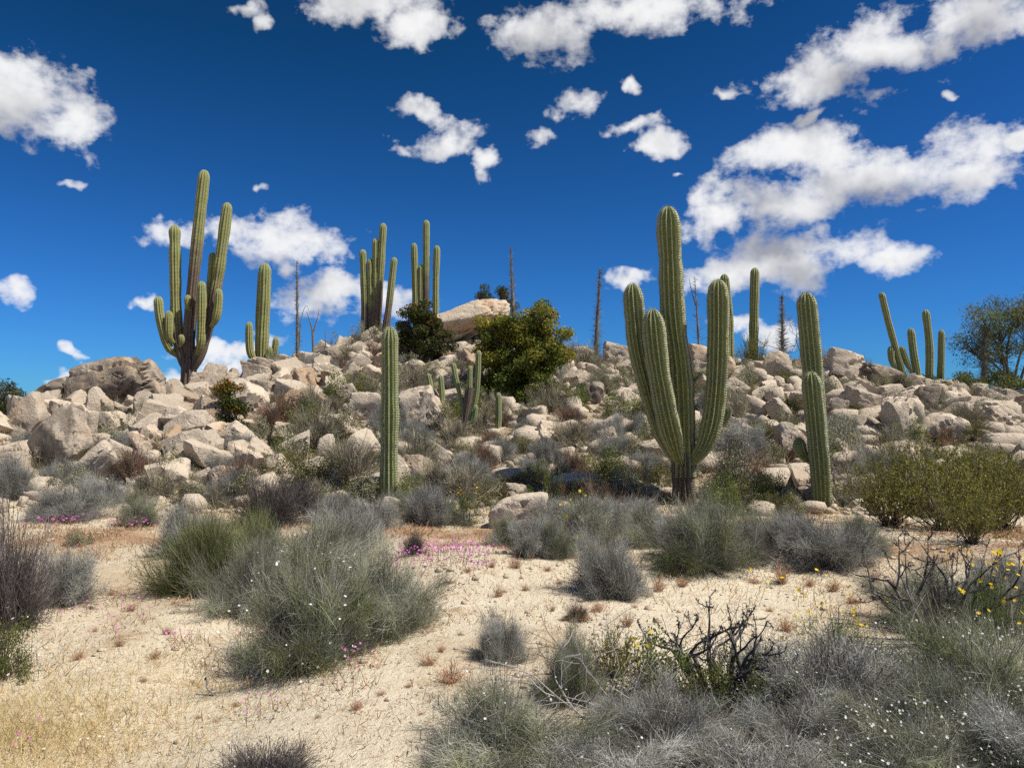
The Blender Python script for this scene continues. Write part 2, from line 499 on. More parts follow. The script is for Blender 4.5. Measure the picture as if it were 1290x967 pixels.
def mat_ground():
    m, N, o = new_mat('desert_sand')
    geo = N.n('ShaderNodeNewGeometry')
    P = geo.outputs['Position']
    a = attr(N)
    sp = N.n('ShaderNodeSeparateColor'); N.put(sp.inputs[0], a.outputs['Color'])
    n0 = N.noise(P, 0.35, 4, .55); n1 = N.noise(P, 1.5, 5, .6); n2 = N.noise(P, 8, 5, .65); n3 = N.noise(P, 45, 4, .7); n4 = N.noise(P, 220, 2, .6)
    sand = N.mix(n2, (0.67, 0.57, 0.40), (0.86, 0.77, 0.59))
    tan = N.mix(n3, (0.36, 0.245, 0.135), (0.50, 0.36, 0.21))
    c = N.mix(N.ss(N.m('ADD', n1, N.m('MULTIPLY', n2, .5)), .80, 1.06), sand, tan)
    c = N.mix(N.m('MULTIPLY', N.ss(N.m('ADD', n0, N.m('MULTIPLY', n2, .35)), .62, .82), .55), c, tan)
    rust = N.mix(n2, (0.27, 0.125, 0.06), (0.40, 0.22, 0.11))
    fr = N.ss(N.m('ADD', N.m('ADD', n1, N.m('MULTIPLY', n3, .3)), sp.outputs[0]), 1.0, 1.35)
    c = N.mix(N.m('MULTIPLY', fr, .8), c, rust)
    gold = N.mix(n3, (0.42, 0.29, 0.11), (0.58, 0.42, 0.19))
    c = N.mix(N.m('MULTIPLY', sp.outputs[1], .5), c, gold)
    soil = N.mix(n2, (0.24, 0.18, 0.115), (0.44, 0.35, 0.24))
    c = N.mix(N.m('MULTIPLY', sp.outputs[2], .85), c, soil)
    gr = N.ss(n4, .58, .7)
    c = N.mix(N.m('MULTIPLY', gr, .28), c, (0.26, 0.18, 0.10))
    gl = N.ss(n4, .36, .28)
    c = N.mix(N.m('MULTIPLY', gl, .4), c, (0.78, 0.70, 0.56))
    crust = N.ss(N.m('ADD', N.noise(P, 19, 4, .7), N.m('MULTIPLY', n1, .25)), .66, .76)
    c = N.mix(N.m('MULTIPLY', crust, .32), c, (0.45, 0.33, 0.20))
    h = N.m('ADD', N.m('ADD', N.m('MULTIPLY', n2, 1.3), N.m('MULTIPLY', n3, .7)), N.m('MULTIPLY', n4, .3))
    principled(N, o, c, .95, h, 0.8, .045, .08)
    return m
M_ground = mat_ground()

def mat_cactus():
    m, N, o = new_mat('cactus_skin')
    a = attr(N); geo = N.n('ShaderNodeNewGeometry'); oi = N.n('ShaderNodeObjectInfo')
    sp = N.n('ShaderNodeSeparateColor'); N.put(sp.inputs[0], a.outputs['Color'])
    rib, ln, wood = sp.outputs
    yel = a.outputs['Alpha']
    P = geo.outputs['Position']
    n1 = N.noise(P, 3.0, 4, .6); n2 = N.noise(P, 30, 3, .6)
    cx = N.n('ShaderNodeCombineXYZ'); N.put(cx.inputs[2], ln); N.put(cx.inputs[0], oi.outputs['Random'])
    nb = N.noise(cx.outputs[0], 3.2, 3, .7)              # growth bands along the stem
    g1 = N.mix(n1, (0.14, 0.175, 0.054), (0.22, 0.255, 0.088))
    g2 = N.mix(n1, (0.20, 0.195, 0.03), (0.31, 0.28, 0.055))
    g = N.mix(yel, g1, g2)
    g = N.mix(N.ss(nb, .56, .70, 0, .55), g, (0.21, 0.19, 0.06))
    g = N.mix(N.ss(nb, .44, .32, 0, .5), g, (0.15, 0.19, 0.10))
    # spine cushions down the rib crests
    dots = N.m('ADD', 0.5, N.m('MULTIPLY', N.m('SINE', N.m('MULTIPLY', ln, 150.0)), 0.5))
    crest = N.m('MULTIPLY', N.ss(rib, .55, .98), N.m('ADD', .7, N.m('MULTIPLY', dots, .3)))
    spinec = N.mix(n2, (0.36, 0.34, 0.24), (0.62, 0.59, 0.47))
    c = N.mix(N.m('MULTIPLY', crest, .66), g, spinec)
    wf = N.ss(N.m('ADD', wood, N.m('MULTIPLY', N.m('SUBTRACT', n1, .5), .7)), .3, .7)
    wc = N.mix(n2, (0.07, 0.048, 0.036), (0.19, 0.135, 0.095))
    wc = N.mix(N.m('MULTIPLY', crest, .45), wc, (0.24, 0.20, 0.15))
    c = N.mix(wf, c, wc)
    scar = N.ss(N.noise(P, 4.5, 5, .78), .60, .70)
    c = N.mix(N.m('MULTIPLY', scar, .75), c, (0.15, 0.095, 0.05))
    ring = N.ss(N.noise(cx.outputs[0], 11.0, 2, .6), .60, .70)
    lines = N.ss(N.m('ADD', N.m('SINE', N.m('MULTIPLY', ln, 52.0)), N.m('MULTIPLY', n1, .8)), 1.0, 1.35)
    c = N.mix(N.m('MULTIPLY', lines, N.m('MULTIPLY', yel, .5)), c, (0.12, 0.09, 0.05))
    c = N.mix(N.m('MULTIPLY', ring, N.m('ADD', .12, N.m('MULTIPLY', yel, .5))), c, (0.17, 0.115, 0.06))
    h = N.m('ADD', n2, N.m('MULTIPLY', dots, N.m('MULTIPLY', rib, .8)))
    principled(N, o, c, .62, h, .5, .02, .3)
    return m
M_cactus = mat_cactus()
M_spine = mat_plant('cactus_spines', 0.2, .7)

# ------------------------------------------------------------------ ground sheet
def axis_pts(lo_far, lo, hi, hi_far, step, grow=1.13):
    mid = list(np.arange(lo, hi + 1e-6, step))
    a, s = [], step
    x = lo
    while x > lo_far:
        s *= grow; x -= s; a.append(x)
    b, s, x = [], step, hi
    while x < hi_far:
        s *= grow; x += s; b.append(x)
    return np.array(a[::-1] + mid + b)
gx = axis_pts(-4000, -14, 14, 4000, 0.10, 1.12)
gy = np.r_[axis_pts(-3000, 1.5, 1.5, 1.6, 0.08, 1.16)[:-1], np.arange(1.5, 12, .07), axis_pts(12, 12, 27, 5000, .12, 1.12)]
gy = np.unique(np.round(gy, 4))
GX, GY = np.meshgrid(gx, gy)
GZ = ground_z(GX, GY)
def cover(px, py, rx, ry, x, y):
    return 0
nx, ny = len(gx), len(gy)
ii = (np.arange(ny - 1)[:, None] * nx + np.arange(nx - 1)[None]).ravel()
_x, _y = GX.ravel(), GY.ravel()
def blob(x, y, cx, cy, rx, ry): return np.exp(-(((x - cx) / rx) ** 2 + ((y - cy) / ry) ** 2))
def rust_mask(x, y):
    r = 0.50 * blob(x, y, -0.9, 10.0, 2.6, 1.3) + 0.42 * blob(x, y, -5.6, 9.8, 2.0, 1.3) + 0.4 * blob(x, y, 4.5, 8.9, 3.5, .8)
    r = r + 0.35 * blob(x, y, -1.7, 6.0, 1.3, .6) + 0.22 * blob(x, y, -2.1, 4.8, 1.5, .8) + 0.5 * blob(x, y, 7.5, 10.5, 3, 1.2)
    return np.clip(r * 1.35, 0, .75)
def gold_mask(x, y):
    return np.clip(1.0 * blob(x, y, -2.65, 3.95, .7, .55) + .8 * blob(x, y, -2.15, 3.35, .4, .25) + .2 * blob(x, y, -2.3, 4.9, .8, .6), 0, 1)
hillm = sstep((_y - 11.8) / 2.5)
GC = np.c_[rust_mask(_x, _y), gold_mask(_x, _y), hillm]
ground = obj('ground', mesh_np('ground', np.c_[_x, _y, GZ.ravel()], np.c_[ii, ii + 1, ii + nx + 1, ii + nx], None, GC, M_ground, True))
tag(ground, 'pale sandy desert ground rising into a rocky hill', None, None, 'structure')

# ------------------------------------------------------------------ rocks
_ico = {}
def ico(sub):
    if sub not in _ico:
        bm = bmesh.new(); bmesh.ops.create_icosphere(bm, subdivisions=sub, radius=1)
        V = np.array([v.co[:] for v in bm.verts]); F = np.array([[v.index for v in f.verts] for f in bm.faces])
        bm.free(); _ico[sub] = (V, F)
    return _ico[sub]
def rock_geo(seed, sub=3, planes=9, p=14, rough=.06, crack=0, flat=1.0):
    rng = np.random.default_rng(seed)
    D, F = ico(sub)
    ax = np.vstack([np.eye(3), -np.eye(3)])
    n = norm(np.vstack([ax + rng.normal(size=(6, 3)) * .2, rng.normal(size=(planes, 3))]))
    h = np.r_[np.tile(rng.uniform(.6, 1.0, 3), 2) * rng.uniform(.85, 1.1, 6), rng.uniform(.72, 1.05, planes)]
    s = np.clip(D @ n.T, 0, None) / h
    r = ((s ** p).sum(1) + (1 / 1.65) ** p) ** (-1 / p)
    V = D * r[:, None]
    V = V + D * (rough * fbm(V * 2.3 + seed, 4, seed, .55))[:, None]
    V = V + D * (rough * .6 * -np.abs(fbm(V * 4.1 + seed * 2, 3, seed + 5)))[:, None]
    cz = fbm(V * 1.7 + seed * 3.1, 3, seed + 31); cw = .03 if sub > 3 else .06
    V = V - D * (.07 * np.exp(-(cz / cw) ** 2))[:, None]
    cz = fbm(V * 4.2 + seed * 1.7, 2, seed + 47)
    if sub > 3: V = V - D * (.035 * np.exp(-(cz / .04) ** 2))[:, None]
    for k in range(crack):
        cn = norm(rng.normal(size=3)); off = rng.uniform(-.35, .35)
        d = V @ cn - off + .09 * fbm(V * 2.5, 3, seed + k)
        V = V - D * (.15 * np.exp(-(d / .03) ** 2))[:, None]
        V = V + cn * (.05 * np.tanh(d / .03))[:, None]
    V[:, 2] *= flat
    e = (V.max(0) - V.min(0)) / 2; c = (V.max(0) + V.min(0)) / 2
    return (V - c) / e, F          # fills the box -1..1
def rock_obj(name, me, parent, loc, size, rot, tint):
    o = obj(name, me, parent)
    o.location = loc; o.rotation_euler = rot; o.scale = size
    o.color = (*tint, 1)
    return o
def sharp(me, ang=38):
    try: me.set_sharp_from_angle(angle=math.radians(ang))
    except Exception: pass

rng = np.random.default_rng(7)
# hero boulders: px box, depth factor, roll in view plane, patina, warm, brightness, label
BOULDERS = [
    (104, 206, 452, 524, .8, -14, .36, .30, .80, 'huge weathered brown boulder with a rounded top beside the many-armed brown-trunked cactus'),
    (158, 201, 479, 520, .8, -20, .02, .42, .92, 'smooth peach-orange boulder leaning on the huge brown boulder'),
    (12, 58, 495, 556, .7, -38, .16, .30, .85, 'tall tan slab split by a dark vertical crack at the rocky end of the hill'),
    (44, 88, 468, 503, .8, -25, .44, .12, .80, 'dark pointed slab on the skyline beside the low pale slab'),
    (62, 106, 480, 506, .8, -22, .12, .02, .95, 'low pale slab on the skyline between the dark slab and the huge brown boulder'),
    (48, 108, 510, 598, .8, -42, .34, .18, .80, 'large grey tilted slab resting below the skyline slabs'),
    (94, 122, 518, 566, .8, 10, .10, .05, .98, 'upright pale block wedged against the grey tilted slab'),
    (118, 153, 518, 549, .8, -8, .12, .05, 1.0, 'squarish cream boulder between the upright block and the peach boulder'),
    (126, 162, 543, 566, .8, 4, -.3, -.2, 1.12, 'smooth bright white domed boulder below the squarish cream boulder'),
    (4, 58, 553, 586, .8, -14, .12, .25, .95, 'long rounded tan boulder at the foot of the tall tan slab'),
    (96, 146, 556, 612, .7, -46, .14, .02, .95, 'long cream slab slanting downhill below the white domed boulder'),
    (126, 168, 574, 604, .7, -40, .05, .0, 1.0, 'narrow cream slab parallel to the long slanting slab'),
    (546, 643, 374, 438, .9, -16, .08, .26, 1.0, 'great tan boulder crowning the top of the hill above the olive green tree'),
    (504, 560, 424, 446, .8, 8, .30, .10, .85, 'dark layered ledge under the great tan boulder'),
    (555, 600, 428, 448, .8, -4, .10, .10, .95, 'pale block supporting the great tan boulder'),
    (616, 690, 618, 668, .8, -10, -.10, -.1, 1.12, 'broad white boulder sitting in the brush at the foot of the hill'),
    (338, 418, 486, 522, .8, -4, .05, .42, .96, 'wide pinkish tan block half way up the hill under dry shrubs'),
    (304, 332, 527, 543, .8, 8, -.2, .0, 1.08, 'flat topped pale rock propped above a dark hollow beside the green and orange bush'),
    (726, 762, 478, 512, .8, 0, .40, .05, .75, 'grey brown boulder beside the olive green tree'),
    (726, 762, 453, 481, .8, 22, .0, .0, 1.08, 'smooth cream boulder resting on the grey brown boulder beside the olive tree'),
    (758, 797, 428, 464, .8, 4, .20, .2, .9, 'blocky brownish boulder on the skyline behind the huge many-columned cactus'),
    (866, 922, 432, 488, .8, 10, .02, .33, .98, 'pinkish cream boulder behind the curved arm of the huge cactus'),
    (955, 995, 440, 482, .8, 12, .1, .2, .95, 'jagged tan boulder on the skyline below the slim columnar cactus'),
    (500, 566, 484, 545, .7, -14, .02, -.02, 1.0, 'broad pale rock face behind the slender dark cactus clump'),
    (978, 1024, 530, 584, .8, -5, -.05, -.1, 1.06, 'bright cream boulder beside the two-column cactus'),
    (1084, 1138, 453, 487, .7, 16, .38, .22, .80, 'dark edged tan slab on the skyline below the leaning dark cactus clump'),
    (1124, 1170, 470, 494, .7, -12, .10, .34, .90, 'flat tan slab beside the upright brown boulder'),
    (1153, 1187, 484, 522, .8, 6, .42, .25, .72, 'upright dark brown boulder perched above the pale blocks'),
    (1156, 1218, 518, 558, .8, 4, .02, .10, 1.02, 'big smooth pale boulder below the upright brown boulder'),
    (1112, 1162, 498, 562, .8, -4, .06, .02, 1.05, 'tall pale fractured block beside the big smooth pale boulder'),
    (1216, 1282, 502, 540, .8, 14, .20, .02, .92, 'long grey speckled boulder under the low green brush at the hill end'),
    (1040, 1090, 436, 480, .8, 6, .12, .05, 1.0, 'rough pale outcrop block on the skyline beside the two-column cactus'),
    (392, 424, 545, 592, .8, 6, .08, .02, 1.02, 'tall cream block of the fractured outcrop on the stony slope'),
    (346, 392, 540, 590, .7, -20, .04, .1, 1.02, 'wide cream block of the fractured outcrop with a deep side crack'),
    (262, 286, 584, 622, .7, -24, .05, .02, 1.02, 'leaning pale plank-like slab at the foot of the fractured outcrop'),
    (244, 268, 586, 620, .7, -26, .05, .05, 1.0, 'second leaning pale slab pressed against the plank-like slab'),
    (430, 480, 538, 590, .8, 4, .14, .14, .98, 'rugged cream boulder in the shade beside the single column cactus'),
    (440, 486, 492, 532, .8, -8, -.02, .0, 1.05, 'rounded cream boulder up the slope from the single column cactus'),
    (1000, 1040, 575, 605, .8, 0, .25, .3, .75, 'reddish brown boulder at the foot of the two-column cactus'),
    (690, 725, 560, 585, .8, -8, .0, .0, 1.05, 'low white rock among brush below the olive green tree'),
    (480, 516, 622, 650, .8, -5, -.05, .0, 1.05, 'white rock at the foot of the single column cactus'),
]
KEEP = []
def big_boulders():
    for i, (x0, x1, y0, y1, dep, roll, pat, warm, lum, label) in enumerate(BOULDERS):
        cx = (x0 + x1) / 2
        if x1 < 210: x0, x1, y0 = x0 - 4, x1 + 4, y0 - 3
        X, Y, Z = hit(cx, y1 - 4, float(np.interp(cx, _crest[:, 0], _crest[:, 2])) + .3)
        w, h = (x1 - x0) * pxm(Y) / 2, (y1 - y0) * pxm(Y) / 2
        Yc = Y + w * dep * .45
        sc = Yc / Y
        c = at(cx, (y0 + y1) / 2 + 3, Yc)
        low = gz(c.x, c.y) - (c.z - h * 1.0)
        if low < 0: c.z += low * .6; h *= 1 - low * .6 / max(h, .1) * .5
        V, F = rock_geo(100 + i * 3, 5 if w > .75 else 4, 8 if i % 3 else 5, 9 if any(q in label for q in ('smooth', 'rounded', 'white')) else 34, .06, 4 if w > .5 else 2)
        # rotate the unit rock in the view plane, then refit its box
        a = math.radians(roll)
        V = V * np.array((w * 1.12 * sc, w * dep, h * 1.0 * sc))
        if abs(roll) > 15: V = V * np.array((1.15, 1, .72))
        ca, sa = math.cos(-a), math.sin(-a)
        V = np.c_[V[:, 0] * ca - V[:, 2] * sa, V[:, 1], V[:, 0] * sa + V[:, 2] * ca]
        e = (V.max(0) - V.min(0)) / 2; m = (V.max(0) + V.min(0)) / 2
        V = (V - m) / e * np.array((w * sc, max(w * dep, .12), h * 1.08 * sc))
        me = mesh_np('boulder', V, None, F, None, M_rock, True); sharp(me, 42)
        o = obj('boulder', me, None, c)
        o.color = (pat, warm, lum, 1)
        tag(o, label, 'boulder', None)
        KEEP.append((x0, x1, Y, Yc))
big_boulders()

ROCKS = []
for k in range(24):
    V, F = rock_geo(500 + k, 4, 2 + k % 5, 60, .08, 1 if k % 2 else 0)
    me = mesh_np('stone', V, None, F, None, M_rock, True); sharp(me, 28)
    ROCKS.append(me)

# how stony / brushy the slope is, in hill coordinates
def stony(x, y):
    s = 0.42 + 1.2 * fbm(np.c_[x * .35, y * .45, 0 * x], 3, 44)
    s = s + 0.55 * sstep((-x - 2.5) / 4) * sstep((y - 12.5) / 1.5) + .05 * sstep((x - 5) / 3) - .45 * blob(x, y, 1.0, 16, 4, 4)
    return np.clip(s, 0.16, 1.3)
def pile():
    """the loose stones of the slope: the 300 largest singly, all smaller ones together"""
    rng = np.random.default_rng(21)
    n = 50000
    x = rng.uniform(-25, 25, n); y = rng.uniform(12.0, 28.5, n)
    Yc = np.interp(x, _cx, _crest[:, 2])
    keep = (y < Yc + 1.2) & (rng.random(n) < stony(x, y)) & (np.abs(x / y) < 1.0)
    x, y = x[keep], y[keep]
    size = 0.036 * rng.pareto(1.25, len(x)) + .045
    size = np.minimum(size, .29) * (1 + .3 * sstep((-x - 3) / 4))
    size *= np.where(y < 13.4, .6, 1)
    order = np.argsort(-size)
    x, y, size = x[order], y[order], size[order]
    got_x, got_y, got_s = [], [], []
    cell = {}
    for i in range(len(x)):
        s = size[i]
        if len(got_x) >= 10500: break
        cxi, cyi = int(x[i] / .8), int(y[i] / .8)
        ok = True
        for a in (-1, 0, 1):
            for b in (-1, 0, 1):
                for j in cell.get((cxi + a, cyi + b), ()):
                    if (got_x[j] - x[i]) ** 2 + (got_y[j] - y[i]) ** 2 < (.64 * (got_s[j] + s)) ** 2: ok = False; break
                if not ok: break
            if not ok: break
        if ok and s > .12:
            qx = 645 + x[i] / y[i] * FPX
            ok = not any(b[0] - s / y[i] * 600 < qx < b[1] + s / y[i] * 600 and b[2] - .9 < y[i] < b[3] + .6 for b in KEEP)
        if not ok: continue
        cell.setdefault((cxi, cyi), []).append(len(got_x))
        got_x.append(x[i]); got_y.append(y[i]); got_s.append(s)
    X, Y, S = map(np.array, (got_x, got_y, got_s))
    Z = ground_z(X, Y)
    inview = np.abs(X / Y) < .69
    single = np.nonzero(inview)[0][:300]
    rest = np.setdiff1d(np.arange(len(X)), single)
    for i in single:
        dims = S[i] * np.array((rng.uniform(.8, 1.7), rng.uniform(.7, 1.2), rng.uniform(.5, 1.1)))
        tilt = -.55 if X[i] < -4 else 0
        rock_obj('stone', ROCKS[i % 24], ground, (X[i], Y[i], Z[i] + dims[2] * rng.uniform(.4, .9)), dims,
                 (rng.normal() * .5, tilt + rng.normal() * .5, rng.uniform(0, 6.28)),
                 (rng.uniform(-.3, .30), rng.uniform(-.25, .36), rng.uniform(.66, 1.1)))
    G = Geo()
    lo = [rock_geo(700 + k, 2, 2 + k % 3, 60, .05) for k in range(10)]
    tiny = [rock_geo(760 + k, 1, 2 + k % 3, 60, .05) for k in range(10)]
    for i in rest:
        V, F = (lo if S[i] > .105 else tiny)[i % 10]
        dims = S[i] * np.array((rng.uniform(.8, 1.8), rng.uniform(.6, 1.1), rng.uniform(.4, 1.0)))
        a, b = rng.uniform(0, 6.28), rng.normal() * .7
        R = np.array(Matrix.Rotation(a, 3, 'Z') @ Matrix.Rotation(b, 3, 'X'))
        G.add((V * dims) @ R.T + np.array((X[i], Y[i], Z[i] + dims[2] * rng.uniform(.3, .8))), None, F)
    o = obj('rubble', G.mesh('rubble', M_rock, False), ground)
    o.color = (-.02, .03, .95, 1); o['kind'] = 'stuff'
pile()

# ------------------------------------------------------------------ cacti
def ribbed(G, S, path, R, ribs, wood0, wood1, yel, step, rng, tip=True, spines=False, root=.75, depth=.17):
    """one ribbed stem along path with radius R; wood0 at its root, wood fades out at fraction wood1"""
    L = np.linalg.norm(np.diff(path, axis=0), axis=1).sum()
    m = max(8, int(L / step))
    P = catmull(path, m)
    d = np.r_[0, np.cumsum(np.linalg.norm(np.diff(P, axis=0), axis=1))]
    L = d[-1]
    k = R * 1.7
    if tip:   # close rings over the domed tip
        keep = d < L - k * .97
        P, dd = P[keep], d[keep]
        full = catmull(path, 400); fd = np.r_[0, np.cumsum(np.linalg.norm(np.diff(full, axis=0), axis=1))]
        td = L - k * np.array((.93, .8, .66, .52, .39, .27, .17, .09, .035, .006))
        P = np.vstack([P, np.c_[[np.interp(td, fd, full[:, j]) for j in range(3)]].T]); d = np.r_[dd, td]
    q = np.clip((d - (L - k)) / k, 0, 1)
    prof = np.sqrt(np.maximum(1 - q ** 2.2, 0.0)) if tip else np.ones(len(d))
    ph = rng.uniform(0, 50)
    nb = vnoise(np.c_[d * 2.6 + ph, 0 * d, 0 * d], 3) - .5
    nb2 = vnoise(np.c_[d * 7 + ph, 0 * d + 4, 0 * d], 4) - .5
    prof = prof * (1 + .16 * nb + .07 * nb2) * (root + (1 - root) * sstep(d / (R * 4)))
    T, u, w = frames(P)
    sides = ribs * 4
    th = np.arange(sides) * 2 * math.pi / sides
    rib = np.array((1.0, .38, .0, .38))[np.arange(sides) % 4]
    wob = .06 * np.sin(th * 2 + ph)
    ribn = .05 * (vnoise(np.c_[np.repeat(d * 5 + ph, sides), np.tile(np.arange(sides) // 4 * 3.3, len(d)), np.zeros(len(d) * sides)], 6).reshape(len(d), sides) - .5)
    rr = R * prof[:, None] * (1 - depth + depth * rib[None] + ribn)
    twist = .10 * np.sin(d / max(L, 1) * 2 + ph)[:, None]
    ang = th[None] + twist
    V = P[:, None] + (u[:, None] * np.cos(ang)[..., None] + w[:, None] * np.sin(ang)[..., None]) * rr[..., None]
    i = np.arange(len(P) - 1)[:, None] * sides; j = np.arange(sides)[None]; j2 = (j + 1) % sides
    Q = np.stack([i + j, i + j2, i + sides + j2, i + sides + j], -1).reshape(-1, 4)
    fr = d / L
    wd = np.clip(wood0 * (1 - fr / max(wood1, 1e-3)), 0, 1)
    C = np.stack([np.broadcast_to(rib[None], rr.shape), np.broadcast_to(d[:, None] + ph, rr.shape),
                  np.broadcast_to(wd[:, None], rr.shape), np.broadcast_to((yel * (1.35 - .9 * fr))[:, None], rr.shape)], -1).reshape(-1, 4)
    Tt = None
    VV = V.reshape(-1, 3)
    if tip:
        VV = np.vstack([VV, P[-1] + T[-1] * R * .02]); b = (len(P) - 1) * sides
        Tt = np.array([(b + a, b + (a + 1) % sides, len(VV) - 1) for a in range(sides)])
        C = np.vstack([C, (1, d[-1] + ph, 0, yel)])
    G.add(VV, Q, Tt, C)
    if spines and S is not None:
        cr = np.arange(0, sides, 4)
        base = V[:, cr].reshape(-1, 3); outd = norm(base - np.repeat(P, len(cr), 0))
        rep = 3
        Pb = np.repeat(base, rep, 0); D = np.repeat(outd, rep, 0) + rng.normal(size=(len(Pb), 3)) * .75
        Pb = Pb + np.repeat(np.repeat(T, len(cr), 0), rep, 0) * rng.uniform(-.5, .5, (len(Pb), 1)) * step
        tipness = np.repeat(np.repeat(q, len(cr)), rep)
        Ls = rng.uniform(.018, .042, len(Pb)) * (1 + .5 * tipness)
        g = rng.uniform(.2, .45, (len(Pb), 1)) * np.array((1, .93, .78))
        strands(S, rng, Pb, D, Ls, np.full(len(Pb), .003), g * .8, g, 1, 0)

def cactus(label, base_px, stems, ribs=13, yel=.3, step=.05, spines=False, Y=None, group=None, name='columnar_cactus', depth=.17, seed=1):
    """stems: list of (part name, [(px,py[,dY])...], width px, wood0, wood1[, tip])"""
    rng = np.random.default_rng(seed)
    if Y is None:
        X, Y, Z = hit(*base_px)
        p0 = Vector((X, Y, Z))
    else:
        p0 = at(base_px[0], base_px[1], Y)
        p0.z = min(p0.z, gz(p0.x, Y))
    root = empty(name, p0, label, 'cactus', group)
    for st in stems:
        nm, pts, wpx, w0, w1 = st[:5]
        tip = st[5] if len(st) > 5 else True
        pp = []
        for q in pts:
            v = at(q[0], q[1], Y + (q[2] if len(q) > 2 else 0))
            pp.append(np.array(v - p0))
        pp = np.array(pp)
        if nm != 'arm' and abs(pts[0][1] - base_px[1]) < 14:      # foot goes down into the ground
            b = pp[0].copy(); b[2] = gz(p0.x + b[0], p0.y + b[1]) - p0.z - .12
            if b[2] < pp[0][2] - .05: pp = np.vstack([b, pp])
        G, S = Geo(), Geo()
        R = wpx * pxm(Y) / 2
        ribbed(G, S if spines else None, pp, R, ribs, w0, w1, yel, step, rng, tip, spines, depth=depth, root=.5 if nm == 'arm' else 1.0)
        o = obj(nm, G.mesh(nm, M_cactus, True), root)
        if spines and S.n: obj('spines', S.mesh('spines', M_spine), o)
    return root

# the huge many-columned cactus
cactus('huge grey-green cactus with four thick ribbed columns joined on a short trunk', (861, 634), [
    ('trunk', [(862, 640), (861, 610), (859, 570)], 28, 1.5, 1.5, False),
    ('column', [(862, 600), (861, 560), (857, 470), (848, 400), (844.5, 330), (841, 260)], 30, .35, .12),
    ('arm', [(858, 583, .05), (846, 570, -.06), (832, 535, -.1), (817, 490, -.12), (804.5, 440, -.1), (799, 390, -.1), (796.5, 357, -.1)], 26, .15, .1),
    ('arm', [(857, 583, -.1), (850, 563, -.3), (840, 525, -.42), (830, 470, -.45), (825, 430, -.45), (821.5, 389, -.45)], 27, .15, .1),
    ('arm', [(866, 582, -.05), (879, 573, -.18), (891, 553, -.22), (899, 520, -.22), (903.5, 470, -.22), (905, 410, -.22), (904, 352, -.22)], 28, .1, .1),
    ('arm', [(903, 537, -.2), (912, 533, -.2), (917, 523, -.2), (918, 512, -.2)], 10, .1, .1),
], ribs=14, yel=.3, step=.045, spines=True, seed=3, name='columnar_cactus', depth=.40)
cactus('cactus of two upright columns with one short side stub beside a bright cream boulder', (1034, 640), [
    ('column', [(1037, 646, .25), (1033, 590, .25), (1025, 480, .25), (1015, 368, .25)], 25, .8, .18),
    ('column', [(1036, 644, -.1), (1034, 600, -.15), (1028, 540, -.15), (1021, 468, -.15)], 25, .9, .2),
    ('arm', [(1028, 582, .0), (1016, 577, .05), (1008, 566, .05), (1006, 551, .05)], 17, .0, .1),
], ribs=13, yel=.15, step=.045, spines=True, seed=5, name='columnar_cactus', depth=.38)
cactus('single tall unbranched green cactus column standing at the foot of the slope', (490, 632), [
    ('column', [(490, 640), (490, 590), (491, 500), (491, 411)], 22.5, .55, .14),
], ribs=12, yel=.12, step=.045, spines=True, seed=6, name='columnar_cactus', depth=.36)
# the many-armed cactus on the left
cactus('tall many-armed cactus with dark brown woody trunk and yellow-green columns', (237, 494), [
    ('trunk', [(236, 505), (237, 485), (238, 468), (239, 452)], 19, 1.6, 3, False),
    ('column', [(239, 466), (238, 430), (241, 385), (247, 320), (252, 270), (258, 214)], 15, 1.4, .92),
    ('arm', [(237, 474, -.05), (229, 446, -.05), (222.5, 410), (221, 350), (220, 283)], 14, 1.4, .55),
    ('arm', [(226, 450, -.1), (214, 440, -.2), (206, 420, -.25), (201, 395, -.25), (199.5, 373, -.25)], 11.5, .5, .3),
    ('arm', [(219, 432, -.2), (214, 425, -.3), (213, 410, -.3), (213, 391, -.3)], 10, .2, .2),
    ('arm', [(226, 436, -.3), (229, 431, -.35), (228, 421, -.35)], 9, .5, .5),
    ('arm', [(241, 390, -.1), (236, 387, -.2), (237, 371, -.2)], 8.5, .2, .2),
    ('arm', [(239, 474, -.05), (252, 444, -.05), (265, 402), (273, 360), (280, 310), (287, 255)], 14, 1.4, .85),
    ('arm', [(249, 448, -.2), (253, 432, -.3), (254, 400, -.3), (254, 354, -.3)], 12, .5, .25),
    ('arm', [(258, 420, .2), (263, 390, .25), (267, 350, .25), (268.5, 318, .25)], 11.5, .4, .3),
    ('arm', [(266, 412, -.25), (272, 402, -.3), (275, 385, -.3), (275.5, 363, -.3)], 11, .3, .25),
], ribs=11, yel=.75, step=.09, seed=8, name='columnar_cactus', depth=.28)
cactus('clump of yellow-green cactus columns between the many-armed cactus and the bare spire', (330, 458), [
    ('column', [(330, 466), (331, 420), (333, 375), (334, 331)], 15, .5, .25),
    ('column', [(325, 466, .4), (326, 400, .4), (329, 340, .4)], 8, .5, .3),
    ('arm', [(324, 460, -.2), (316, 445, -.2), (314, 425, -.2), (314, 405, -.2)], 10, .3, .2),
    ('arm', [(333, 455, -.2), (344, 446, -.2), (347, 435, -.2), (348, 424, -.2)], 8.5, .1, .2),
    ('arm', [(331, 456, -.3), (338, 450, -.35), (340, 436, -.35)], 8, .1, .2),
], ribs=11, yel=.6, step=.1, Y=24.5, seed=9, depth=.28)
